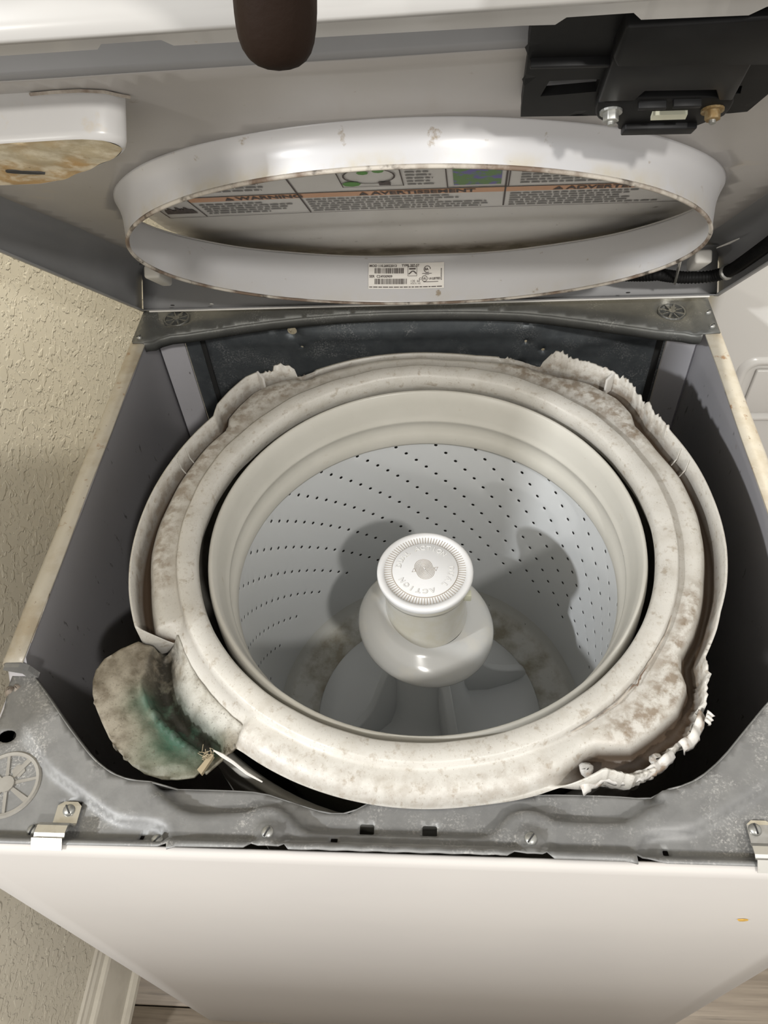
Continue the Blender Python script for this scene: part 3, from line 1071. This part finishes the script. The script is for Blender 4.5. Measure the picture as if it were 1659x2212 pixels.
for a in (25, 115, 205, 295):
    t = math.radians(a)
    c, s = math.cos(t), math.sin(t)
    poly = smooth_poly([(.040, .655), (.052, .648), (.064, .61), (.078, .56), (.110, .525), (.143, .506), (.146, .482), (.040, .482)], True, 2)
    V, F = prism_vf(poly, -.006, .006, lambda r, z, w: (BX + r * c - w * s, BY + r * s + w * c, z))
    o = obj('vane', V, F, 'basket', agit)
    fix_normals(o)
    bevel(o, .003, 2)
# cap with tick grooves, raised lettering and emblem
ZC = .8140
prof = [(.0486, .8060), (.0494, .8085), (.0494, .8118), (.0484, .8136), (.0465, ZC), (.0425, ZC), (.0422, ZC - .0009), (.0345, ZC - .0009), (.0335, ZC), (.0004, ZC)]
V, F = lathe_vf(prof, 96, BX, BY)
cap = fix_normals(obj('agitator_cap', V, F, 'cap', agit, True, label='round cap lettered DUAL ACTION'))
parts = []
for i in range(84):
    t = 2 * math.pi * i / 84
    c, s = math.cos(t), math.sin(t)
    V, F = box_vf(.0347, .0420, -.00030, .00030, ZC - .0012, ZC - .00065)
    parts.append(([(BX + x * c - y * s, BY + x * s + y * c, z) for x, y, z in V], F))
V, F = lathe_vf([(.0338, ZC + .0001), (.0344, ZC - .0006)], 72, BX, BY)
tk = obj('tick_grooves', *join(parts + [(V, F)]), 'cap_line', agit)


def ring_text(word, a0, a1, r, size, z, ext, bold):
    ps = []
    n = len(word)
    for i, ch in enumerate(word):
        if ch == ' ':
            continue
        t = math.radians(a0 + (a1 - a0) * i / (n - 1))
        V, F = text_vf(ch, size, ext, bold)
        rot = t - math.pi / 2
        c, s = math.cos(rot), math.sin(rot)
        ps.append(([(BX + r * math.cos(t) + x * c - y * s, BY + r * math.sin(t) + x * s + y * c, z + w) for x, y, w in V], F))
    return ps


shadow = ring_text('DUAL ACTION', 170, 46, .0275, .0075, ZC + .00012, .00006, .00038) + ring_text('DUAL ACTION', 4, -150, .0265, .0072, ZC + .00012, .00006, .00038)
obj('lettering_shade', *join(shadow), 'neck', agit)  # darker bold copy painted as shade around the raised letters
letters = ring_text('DUAL ACTION', 170, 46, .0275, .0075, ZC + .00035, .00035, 0.00005) + ring_text('DUAL ACTION', 4, -150, .0265, .0072, ZC + .00035, .00035, 0.00005)
obj('raised_lettering', *join(letters), 'cap', agit)


def stadium(w, h, ang, z, n=10):
    P = []
    for sgn in (1, -1):
        for i in range(n + 1):
            t = math.pi * i / n + (0 if sgn == 1 else math.pi)
            P.append((w * math.cos(t), sgn * h + w * math.sin(t)))
    P.append(P[0])
    c, s = math.cos(ang), math.sin(ang)
    return [(BX - .0005 + x * c - y * s, BY + .0005 + x * s + y * c, z) for x, y in P]


em = []
for k in range(7):
    w = .0011 + .0013 * k
    em.append(tube_vf(stadium(w, .0024 + .0002 * k, .35, ZC + .0002), .00022, 5, False))
for sgn in (1, -1):
    P = [(-.0095, .001), (-.0135, .0015), (-.0100, .0055)]
    P = [(x * sgn, y * sgn) for x, y in P]
    c, s = math.cos(.35), math.sin(.35)
    P = [(BX + x * c - y * s, BY + x * s + y * c, ZC + .0002) for x, y in P]
    em.append(tube_vf(P + [P[0]], .00025, 5, False))
obj('emblem', *join(em), 'cap_line', agit)
box('collar_clip', (.3925, .4000, .2855, .2925, .7935, .8035), 'ivory', agit, .0006)

# ------------------------------------------------------------------ raised top panel (frame: x, s up the panel, d into it)
es = -Vector((.041, .699, -.714)).normalized()
ex = Vector((1, 0, 0))
ex = (ex - es * ex.dot(es)).normalized()
ed = es.cross(ex)
O3 = Vector((0, .636, .903))


def P3(x, s, d):
    return O3 + ex * x + es * s + ed * d


def ds(s):
    return .052 - .068 * s


EX, ES, RX, RS = .356, .248, .2395, .2165


def ell(t, o=0):
    return (EX + (RX + o) * math.cos(t), ES + (RS + o) * math.sin(t))


hole = [ell(2 * math.pi * i / 90, .0088) for i in range(90)]
out_ = rrect(.040, W - .040, .022, .556, .012, 4)
# clip the hole against the sheet so the rear edge keeps a strip
hole = [(max(.045, min(W - .045, x)), max(.026, s)) for x, s in hole]
V, F, _ = sheet_vf(out_, [hole], .014, lambda x, s: P3(x, s, ds(s) + .0004 * math.sin(x * 40) * math.sin(s * 33)))
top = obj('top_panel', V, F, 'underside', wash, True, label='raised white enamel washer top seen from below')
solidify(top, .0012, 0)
# side skirts with rounded shoulder and turned edge
for x0, sg in ((0, 1), (W, -1)):
    V, F = [], []
    n = 30
    for i in range(n + 1):
        s = -.002 + .617 * i / n
        d = ds(max(.02, min(.585, s)))
        pr = [(.041, d), (.034, d + .0035), (.020, d + .0045), (.010, d + .002), (.003, d - .005), (.0005, d - .014), (0, d * .4), (0, .0008), (.0008, 0), (.006, .0004)]
        V += [P3(x0 + sg * a, s, b) for a, b in pr]
    L = len(pr)
    for i in range(n):
        for k in range(L - 1):
            F.append((i * L + k, i * L + k + 1, (i + 1) * L + k + 1, (i + 1) * L + k))
    solidify(fix_normals(obj('side_skirt', V, F, 'skirt', top, True)), .001, 0)
# rear skirt
V, F = [], []
for i in range(31):
    x = .003 + (W - .006) * i / 30
    d = ds(.02)
    pr = [(.024, d), (.012, d + .001), (.003, d - .005), (.0, d - .014), (0, .004), (.0, .0005), (.007, .0)]
    V += [P3(x, a, b) for a, b in pr]
L = len(pr)
for i in range(30):
    for k in range(L - 1):
        F.append((i * L + k, i * L + k + 1, (i + 1) * L + k + 1, (i + 1) * L + k))
rsk = solidify(fix_normals(obj('rear_skirt', V, F, 'skirt', top, True)), .001, 0)
obj('rear_skirt_edge', *tube_vf([P3(x, .0035, -.0012) for x in (.012, .2, .45, .674)], .0011, 6), 'white_plastic', top)
for x in (.1001, .5792, .052):
    prism('skirt_hole', circle(x, .030, .0024, 10), .0002, .0008, 'white_plastic' if x < .5 and x > .06 else 'recess_shade', top, P3)
# front fascia; channel deepened and greyed to make the shadow strip under it
for nm_, mt_, pr in (('front_shade_channel', 'skirt', [(.5555, ds(.556)), (.5585, ds(.556) + .003), (.562, .028), (.570, .034), (.600, .036), (.612, .033), (.6160, .020), (.6165, .001)]),):
    V = [P3(W * i / 40, a, b) for i in range(41) for a, b in pr]
    L = len(pr)
    F = [(i * L + k, (i + 1) * L + k, (i + 1) * L + k + 1, i * L + k + 1) for i in range(40) for k in range(L - 1)]
    solidify(fix_normals(obj(nm_, V, F, mt_, top, True)), .0008, 0)
pr = [(.6172, .001), (.6185, -.0012), (.6205, -.0005), (.623, .006), (.6265, .020), (.628, .045), (.626, .058)]
V, F = [], []
for i in range(41):
    x = W * i / 40
    V += [P3(x, a, b) for a, b in pr]
L = len(pr)
for i in range(40):
    for k in range(L - 1):
        F.append((i * L + k, (i + 1) * L + k, (i + 1) * L + k + 1, i * L + k + 1))
solidify(fix_normals(obj('front_fascia', V, F, 'enamel', top, True, label='bright white front lip of the raised top')), .001, 0)
# return lip with notches
lip = [(.002, .6185), (.002, .6085), (.2475, .6085), (.2510, .6125), (.2775, .6125), (.2810, .6075), (.4270, .6050), (.4405, .6040), (.4445, .6090), (.4705, .6090), (.4745, .6035), (.5165, .6015), (.5215, .6070), (.5600, .6070), (.5640, .6030), (.684, .6030), (.684, .6185)]
V, F, _ = sheet_vf(lip, [], .006, lambda x, s: P3(x, s, -.0002))
solidify(obj('return_lip', V, F, 'enamel', top), .0014, 0)
# splash rim around the opening
n = 160
V, F, ea = [], [], []
KS = [0, .05, .12, .22, .36, .5, .64, .78, .88, .95, 1]
for i in range(n):
    t = 2 * math.pi * i / n
    for k in KS:
        o_ = .0015 + .004 * k + .005 * max(0, k - .45) ** 2 / .3025
        x, s = ell(t, o_)
        x = max(.043, min(W - .043, x))
        s = max(.024, s)
        dd = -.005 + k * (ds(s) + .005)
        V.append(P3(x, s, dd))
        ea.append(math.exp(-(k / .25) ** 2) * (.25 + .75 * max(0, math.sin(t))))
L = len(KS)
for i in range(n):
    j = (i + 1) % n
    for k in range(L - 1):
        F.append((i * L + k, j * L + k, j * L + k + 1, i * L + k + 1))
sr = solidify(fix_normals(obj('splash_rim', V, F, 'lip', wash, True, {'edge': ea}, 'flared white splash rim of the lid opening')), .001, 0)
P = [P3(*ell(2 * math.pi * i / 160, .0012), -.0052) for i in range(161)]
obj('rim_bead', *tube_vf(P, .0016, 6, False), 'rust', sr, True)

# serial sticker on the rear inside of the splash rim
def rimpt(x, k, lift=.0012):
    c = max(-1, min(1, (x - EX) / (RX + .004)))
    t = -math.acos(c)
    o_ = .0015 + .004 * k + .005 * max(0, k - .45) ** 2 / .3025
    _, s = ell(t, o_)
    s = max(.024, s)
    dd = -.005 + k * (ds(s) + .005)
    return P3(x, s + lift, dd - lift * .05)


def on_rim(parts, name, mat, parent, lift):
    V, F = parts
    return obj(name, [rimpt(x, k, lift) for x, k, *_ in V], F, mat, parent)


def rects(lst):
    V, F = [], []
    for x0, x1, k0, k1 in lst:
        i = len(V)
        V += [(x0, k0), (x1, k0), (x1, k1), (x0, k1)]
        F.append((i, i + 1, i + 2, i + 3))
    return V, F


SX0, SX1, SK0, SK1 = .2885, .3745, .30, .84
V, F = [], []
for i in range(9):
    for j in range(7):
        V.append((SX0 + (SX1 - SX0) * i / 8, SK0 + (SK1 - SK0) * j / 6))
for i in range(8):
    for j in range(6):
        F.append((i * 7 + j, i * 7 + 7 + j, i * 7 + 8 + j, i * 7 + j + 1))
st = on_rim((V, F), 'serial_sticker', 'sticker', sr, .0014)
st['label'] = 'white serial-number sticker with two barcodes'


def T(body, x, k, size, bold=.0):
    V, F = text_vf(body, size, 0, bold, 'LEFT')
    return ([(x + a, k + b / .052) for a, b, c in V], F)


ink = [T('MOD 110.20022013', SX0 + .001, .780, .0037, .0001), T('TYPE: 507-57', SX0 + .0375, .785, .0036, .0001), T('SER  C24930909', SX0 + .001, .556, .0038, .0001),
       T('120  60', SX0 + .0475, .455, .0036), T('VOLTS  HZ', SX0 + .0475, .405, .0024), T('LISTED', SX0 + .0725, .50, .0031, .00012), T('US', SX0 + .0685, .50, .0028, .0001), T('C', SX0 + .0575, .50, .0030, .0001), T('UL', SX0 + .0617, .505, .0032, .00012), T('SA', SX0 + .0640, .70, .0036, .00016)]
for kk in (.59, .365):
    x = SX0 + .007
    while x < SX0 + (.0405 if kk > .5 else .043):
        w = rnd.choice((.0004, .0007, .0011))
        ink.append(rects([(x, x + w, kk + .03, kk + .145)]))
        x += w + rnd.choice((.0004, .0006, .0009))
x = SX0 + .001
while x < SX1 - .008:
    w = rnd.uniform(.002, .006)
    ink.append(rects([(x, x + w, .326, .345)]))
    x += w + .0009
for cx, ck, r, hollow in ((SX0 + .0638, .505, .0034, 1), (SX0 + .0668, .70, .0040, 1)):
    V, F = [], []
    for i in range(24):
        t = 2 * math.pi * i / 24
        for rr in (r, r * .82):
            V.append((cx + rr * math.cos(t), ck + rr * math.sin(t) / .052))
    for i in range(24 if ck < .6 else 20):
        j = (i + 1) % 24
        F.append((i * 2, j * 2, j * 2 + 1, i * 2 + 1))
    ink.append((V, F))
bx = (SX0 + .0445, SX0 + .0550, .56, .76)
ink.append(rects([(bx[0], bx[1], bx[2], bx[2] + .008), (bx[0], bx[1], bx[3] - .008, bx[3]), (bx[0], bx[0] + .0004, bx[2], bx[3]), (bx[1] - .0004, bx[1], bx[2], bx[3]), (bx[0] + .0015, bx[1] - .0015, bx[3] - .06, bx[3] - .03)]))
wv = [(bx[0] + .0008 + i * .0009, .635 + .03 * math.sin(i * .55 - 1.5)) for i in range(11)]
ink.append(rects([(a[0], b[0] + .0001, min(a[1], b[1]) - .006, max(a[1], b[1]) + .010) for a, b in zip(wv[:-1], wv[1:])]))
ink.append(rects([(SX0 + .0822, SX0 + .0836, .47 + i * .028, .485 + i * .028) for i in range(9)] + [(SX0 + .0610, SX0 + .0720, .605, .616), (SX0 + .0640, SX0 + .0690, .585, .594), (SX0 + .0625, SX0 + .0795, .43, .442)]))
on_rim(join([([(a, b, 0) for a, b in v], f) for v, f in ink]), 'serial_print', 'label_ink', sr, .0018)['kind'] = 'stuff'

# lid behind the opening ---------------------------------------------
def PL(x, s, up=0):
    return P3(x, s, .062 - .03 * s - up)


V, F, uv = sheet_vf(rrect(.090, .640, -.030, .470, .012, 5), [], .010, lambda x, s: PL(x, s, -.003 * math.exp(-((s - .105) / .02) ** 2)))
da = []
for x, s in uv:
    b = math.exp(-((s - .004) / .020) ** 2) * .95
    b += .9 * math.exp(-(math.hypot(x - .075, (s - .05) * .8) / .055) ** 2) + .8 * math.exp(-(math.hypot(x - .625, (s - .06) * .8) / .06) ** 2)
    b += .55 * math.exp(-(math.hypot((x - .16) * .5, s - .02) / .028) ** 2)
    da.append(min(1, b))
lid = obj('lid', V, F, 'lid', wash, True, {'dirt': da}, 'grimy lid underside behind the opening')
solidify(lid, .012, -1)
lid.modifiers['thickness'].offset = 1 if False else -1
# lid instruction label
def on_lid(parts, name, mat, up):
    V, F = parts
    return obj(name, [PL(q[0], q[1], up) for q in V], F, mat, lid)


skew = lambda x: -.012 * sstep(.25, .62, x)


def lr(lst):
    V, F = [], []
    for x0, x1, s0, s1 in lst:
        m = max(1, int((x1 - x0) / .02))
        for a in range(m):
            xa, xb = x0 + (x1 - x0) * a / m, x0 + (x1 - x0) * (a + 1) / m
            i = len(V)
            V += [(xa, s0 + skew(xa)), (xb, s0 + skew(xb)), (xb, s1 + skew(xb)), (xa, s1 + skew(xa))]
            F.append((i, i + 1, i + 2, i + 3))
    return V, F


lb = on_lid(lr([(.113, .600, .186, .420)]), 'instruction_label', 'label', .0012)
on_lid(lr([(.151, .600, .233, .246)]), 'orange_band', 'label_orange', .0017)
lines = [(.113, .600, .1855, .1868), (.113, .600, .2465, .2478), (.1125, .1138, .186, .247), (.1500, .1512, .186, .247), (.2525, .2540, .187, .42), (.4345, .4360, .190, .42)]
on_lid(lr(lines), 'label_rules', 'label_ink', .0019)
tx = []
for x0, x1, ss in ((.156, .247, (.224, .217, .210, .203, .196)), (.257, .430, (.227, .220, .213, .206, .199, .192)), (.440, .585, (.227, .220, .213, .206, .199, .192)), (.150, .246, (.262, .270, .278, .286, .294, .302, .31)), (.447, .57, (.258, .265, .272, .279, .286, .293, .30, .307)), (.352, .378, (.262, .270, .278, .286, .294, .302))):
    for s in ss:
        x = x0
        end = x1 - rnd.uniform(0, (x1 - x0) * .35)
        while x < end:
            w = rnd.uniform(.003, .010)
            tx.append((x, min(x + w, end), s - .0017, s + .0017))
            x += w + .0014
on_lid(lr(tx), 'small_print', 'label_text', .0019)['kind'] = 'stuff'


def LT(body, x, s, size, bold):
    V, F = text_vf(body, size, 0, bold, 'LEFT')
    return ([(x + a, s + b + skew(x + a)) for a, b, c in V], F)


tri = lambda x, s: ([(x, s - .004 + skew(x)), (x + .009, s - .004 + skew(x)), (x + .0045, s + .005 + skew(x))], [(0, 1, 2)])
for body, x in (('WARNING', .196), ('AVERTISSEMENT', .318), ('ADVERTENCIA', .488)):
    on_lid(join([LT(body, x, .2395, .0125, .0004), tri(x - .0115, .2395)]), 'warning_word', 'label_ink', .0021)
fl_ = []
for i in range(7):
    x = .1185 + i * .004
    h = (.012, .018, .010, .020, .014, .019, .011)[i]
    fl_.append(([(x - .002, .200), (x + .004, .200), (x + .003, .206 + h * .5), (x + .0005, .203 + h), (x - .001, .206 + h * .4)], [(0, 1, 2, 3, 4)]))
on_lid(join(fl_), 'flame_pictogram', 'label_ink', .0021)
on_lid(lr([(.391, .431, .256, .300)]), 'picture_green', 'label_green', .0019)
on_lid(join([lr([(.385, .386, .250, .305), (.437, .438, .250, .305), (.385, .438, .2495, .2505)])]), 'picture_frame', 'label_ink', .0019)
pic = []
for cx, cs, r in ((.322, .290, .019), (.322, .290, .017)):
    pass
ringp = [(.322 + .022 * math.cos(2 * math.pi * i / 24), .286 + .020 * math.sin(2 * math.pi * i / 24)) for i in range(24)]
V, F = [], []
for i, (a, b) in enumerate(ringp):
    V += [(a, b), (.322 + (a - .322) * .93, .286 + (b - .286) * .93)]
F = [(2 * i, 2 * ((i + 1) % 24), 2 * ((i + 1) % 24) + 1, 2 * i + 1) for i in range(24)]
on_lid(join([(V, F), lr([(.296, .349, .2595, .2605), (.296, .297, .26, .31), (.348, .349, .26, .31), (.328, .338, .262, .272)])]), 'picture_tub', 'label_ink', .0021)
on_lid(join([([(.305 + .008 * math.cos(k * .785), .268 + .0065 * math.sin(k * .785)) for k in range(8)], [tuple(range(8))]), ([(.318 + .005 * math.cos(k * .785), .296 + .005 * math.sin(k * .785)) for k in range(8)], [tuple(range(8))]), ([(.331 + .005 * math.cos(k * .785), .299 + .005 * math.sin(k * .785)) for k in range(8)], [tuple(range(8))])]), 'picture_leaves', 'label_leaf', .0023)
# lid hinges in the lower corners
for x in (.085, .605):
    for q in range(4):
        V, F = box_vf(x - .010 + q * .006, x - .007 + q * .006, .010 + q * .009, .022 + q * .009, -.006, .012)
        obj('hinge_knuckle', [PL(a, b, c) for a, b, c in V], F, 'rust' if q % 2 else 'black', lid)

# bleach dispenser on the left of the underside ----------------------
fpoly = [(.075, .500), (.100, .5375), (.125, .5405), (.185, .5420), (.206, .5420), (.217, .5390), (.2235, .5325), (.2225, .5240), (.214, .5140), (.196, .502), (.178, .4915), (.164, .4835), (.150, .4775), (.138, .4770), (.110, .478), (.085, .480)]
fpoly = smooth_poly(fpoly, True, 2)
cxm, csm = .155, .512
V, F = [], []
n = len(fpoly)
for sc, d in ((1.0, .020), (1.0, -.006), (.985, -.0088), (.95, -.0100)):
    V += [P3(cxm + (x - cxm) * sc, csm + (s - csm) * sc, d) for x, s in fpoly]
for r in range(3):
    F += [(r * n + i, r * n + (i + 1) % n, (r + 1) * n + (i + 1) % n, (r + 1) * n + i) for i in range(n)]
dsp = fix_normals(obj('bleach_dispenser', V, F, 'dispenser', wash, True, label='white rounded dispenser block under the top'))
V, F, _ = sheet_vf([(cxm + (x - cxm) * .955, csm + (s - csm) * .955) for x, s in fpoly], [], .006, lambda x, s: P3(x, s, -.0098 + .0008 * math.sin(x * 180) * math.sin(s * 210)))
obj('stained_face', V, F, 'disp_face', dsp, True, label='brown-stained dispenser face')
prism('outlet_slot', smooth_poly([(.137, .5020), (.142, .5050), (.155, .5005), (.1605, .4955), (.152, .4965), (.142, .4990)], True, 1), -.0108, -.0094, 'recess_shade', dsp, P3)
obj('grime_seam', *tube_vf([P3(x, s, ds(s) - .002) for x, s in ((.178, .5425), (.192, .5435), (.206, .5432), (.2175, .5400), (.2240, .5335), (.2275, .5310))], .0009, 5), 'rust', dsp)

# lid-switch bracket, black plastic ----------------------------------
bp = [(.4320, .600), (.4330, .497), (.4700, .4935), (.545, .4870), (.5535, .4880), (.5630, .545), (.570, .600)]
tri_h = [(.4415, .5205), (.4445, .5370), (.4690, .5360), (.4690, .5225)]
win_h = [(.5350, .5185), (.5405, .5200), (.5425, .5110), (.5380, .5105)]
V, F, _ = sheet_vf(bp, [tri_h, win_h], .006, lambda x, s: P3(x, s, .0095))
sw = solidify(obj('lid_switch_bracket', V, F, 'black', wash, False, None, 'black plastic lid-switch bracket under the top'), .005, 0)
prism('bracket_side', [(.4322, .600), (.4332, .497), (.4362, .497), (.4352, .600)], .009, .019, 'black', sw, P3)
prism('bracket_ridge', [(.4335, .5585), (.4710, .5555), (.4710, .5580), (.4335, .5612)], .003, .010, 'black2', sw, P3, .0006)
prism('upper_block', [(.4700, .598), (.4690, .5720), (.4720, .5640), (.5160, .5600), (.5500, .5560), (.5600, .598)], -.001, .010, 'black', sw, P3, .0015)
prism('middle_block', [(.4700, .566), (.4700, .5240), (.4880, .5230), (.4910, .5330), (.5250, .5300), (.5300, .5180), (.5370, .5170), (.5330, .5600), (.5160, .5650)], .001, .010, 'black2', sw, P3, .0012)
lobe = smooth_poly([(.4700, .5250), (.4705, .5080), (.4745, .4990), (.4820, .4945), (.4850, .4930), (.4870, .4830), (.5275, .4795), (.5295, .4870), (.5390, .4930), (.5400, .5080), (.5370, .5200)], True, 1)
prism('lower_block', lobe, .002, .012, 'black', sw, P3, .001)
prism('rib_block', [(.4890, .4930), (.4880, .4845), (.5265, .4815), (.5275, .4900)], -.001, .004, 'black2', sw, P3, .0008)
for x0, x1 in ((.4905, .5045), (.5075, .5215)):
    prism('contact_ridge', [(x0, .5175), (x1, .5165), (x1, .5195), (x0, .5205)], -.0015, .003, 'black2', sw, P3, .0004)
prism('ivory_slider', [(.5005, .5010), (.5185, .5000), (.5180, .5065), (.5000, .5075)], .0, .004, 'ivory', sw, P3)
for (x, s), mt in (((.4785, .5105), 'zinc'), ((.5305, .5060), 'rusty_bolt')):
    b = prism('bolt', circle(x, s, .0042, 6), -.0035, .003, mt, sw, P3, .0006)
    prism('bolt_washer', circle(x, s, .0058, 16), .0008, .0026, mt, sw, P3)
for (x, s) in ((.4785, .5105), (.5305, .5060)):
    prism('bolt_end', circle(x, s, .0018, 10), -.0052, -.003, 'zinc', sw, P3)

# wiring in black corrugated conduit at the right rear of the top ------
path = [(.560, .030, .020), (.590, .062, .012), (.6024, .0740, .010), (.618, .0620, .010), (.634, .0540, .010), (.649, .0530, .010), (.6619, .0568, .010), (.670, .0720, .010), (.6744, .0917, .011), (.6755, .1308, .012), (.6762, .1746, .013), (.675, .24, .014), (.672, .32, .016)]
sp_ = []
for a, b in zip(path[:-1], path[1:]):
    kk = max(1, int(math.dist(a, b) / .0012))
    for q in range(kk):
        sp_.append(tuple(a[m] + (b[m] - a[m]) * q / kk for m in range(3)))
for _ in range(12):
    sp_ = [sp_[0]] + [tuple((sp_[i - 1][m] + sp_[i][m] * 2 + sp_[i + 1][m]) / 4 for m in range(3)) for i in range(1, len(sp_) - 1)] + [sp_[-1]]
wire = obj('wiring_conduit', *tube_vf([P3(*q) for q in sp_], .0062, 12, True, lambda i: .0058 + .0009 * (i % 3 == 0)), 'black', wash, True, label='black corrugated wiring conduit')
seam = [P3(*q) for q in sp_]
k0 = [i for i, q in enumerate(sp_) if q[1] > .098][0]
i0 = [i for i, q in enumerate(sp_) if q[0] > .655][0] + 20
obj('conduit_clamp', *tube_vf(seam[i0:i0 + 4], .0082, 14), 'zinc', wire, True)
obj('wire_rod', *tube_vf([P3(.6098, .1304, .012), P3(.6231, .0555, .004)], .0016, 8), 'steel', wire, True)
# white plastic plugs and slots in the rear of the panel
for (x, s, d) in ((.642, .072, .022), (.0698, .1108, .016)):
    V, F = box_vf(-.0075, .0075, -.022, .022, -.006, .008)
    o = bevel(fix_normals(obj('plastic_plug', [P3(x + a * (1 + b * 8), s + b, d + c) for a, b, c in V], F, 'white_plastic', top)), .003, 3)
prism('skirt_slot', [(.6535, .096), (.6600, .118), (.6645, .131), (.6610, .112)], .0295, .0305, 'white_plastic', top, P3)
prism('skirt_slot', [(.0620, .150), (.0660, .158), (.0720, .147), (.0700, .142)], .0240, .0246, 'white_plastic', top, P3)

# ------------------------------------------------------------------ hand holding the raised top
def skin_mesh(name, chain, edges, mat, parent=None, sub=2):
    me = bpy.data.meshes.new(name)
    bm = bmesh.new()
    lay = bm.verts.layers.skin.verify()
    vs = []
    for (x, y, z, r) in chain:
        v = bm.verts.new((x, y, z))
        v[lay].radius = (r, r)
        vs.append(v)
    vs[0][lay].use_root = True
    for a, b in edges:
        bm.edges.new((vs[a], vs[b]))
    bm.to_mesh(me)
    bm.free()
    me.materials.append(M[mat])
    o = bpy.data.objects.new(name, me)
    C.objects.link(o)
    o.modifiers.new('skin', 'SKIN').use_smooth_shade = True
    m = o.modifiers.new('sub', 'SUBSURF')
    m.levels = sub
    m.render_levels = sub
    if parent:
        o.parent = parent
        o.matrix_parent_inverse = Matrix.Translation(-parent.location)
    return o


ch = [(.262, .060, 1.512, .030),      # 0 wrist
      (.285, .112, 1.480, .030),      # 1 palm base
      (.300, .165, 1.462, .022),      # 2 palm centre
      (.312, .118, 1.438, .0180),     # 3 thumb base
      (.3185, .124, 1.412, .0162),    # 4 thumb knuckle
      (.3180, .1225, 1.392, .0140),   # 5
      (.3165, .1200, 1.376, .0150),   # 6 pad
      (.3150, .1190, 1.3635, .0105),  # 7 tip
      (.352, .185, 1.450, .0115), (.362, .232, 1.436, .0095), (.362, .262, 1.412, .0085), (.361, .278, 1.388, .007),
      (.328, .196, 1.456, .012), (.334, .246, 1.444, .0098), (.334, .280, 1.416, .0088), (.334, .300, 1.388, .0072),
      (.302, .198, 1.456, .012), (.304, .246, 1.444, .0096), (.304, .278, 1.418, .0086), (.304, .297, 1.392, .007),
      (.278, .190, 1.458, .0105), (.274, .228, 1.448, .0085), (.272, .252, 1.428, .0078), (.271, .268, 1.406, .0064),
      (.215, -.060, 1.585, .034), (.150, -.230, 1.640, .044), (.110, -.330, 1.655, .050)]
eg = [(0, 1), (1, 2), (1, 3), (3, 4), (4, 5), (5, 6), (6, 7), (2, 8), (8, 9), (9, 10), (10, 11), (2, 12), (12, 13), (13, 14), (14, 15), (2, 16), (16, 17), (17, 18), (18, 19), (2, 20), (20, 21), (21, 22), (22, 23), (0, 24), (24, 25), (25, 26)]
hand = skin_mesh('person', ch, eg, 'skin')
hand['label'] = 'hand of a person gripping the front edge of the raised top, thumb pointing down'
hand['category'] = 'person'
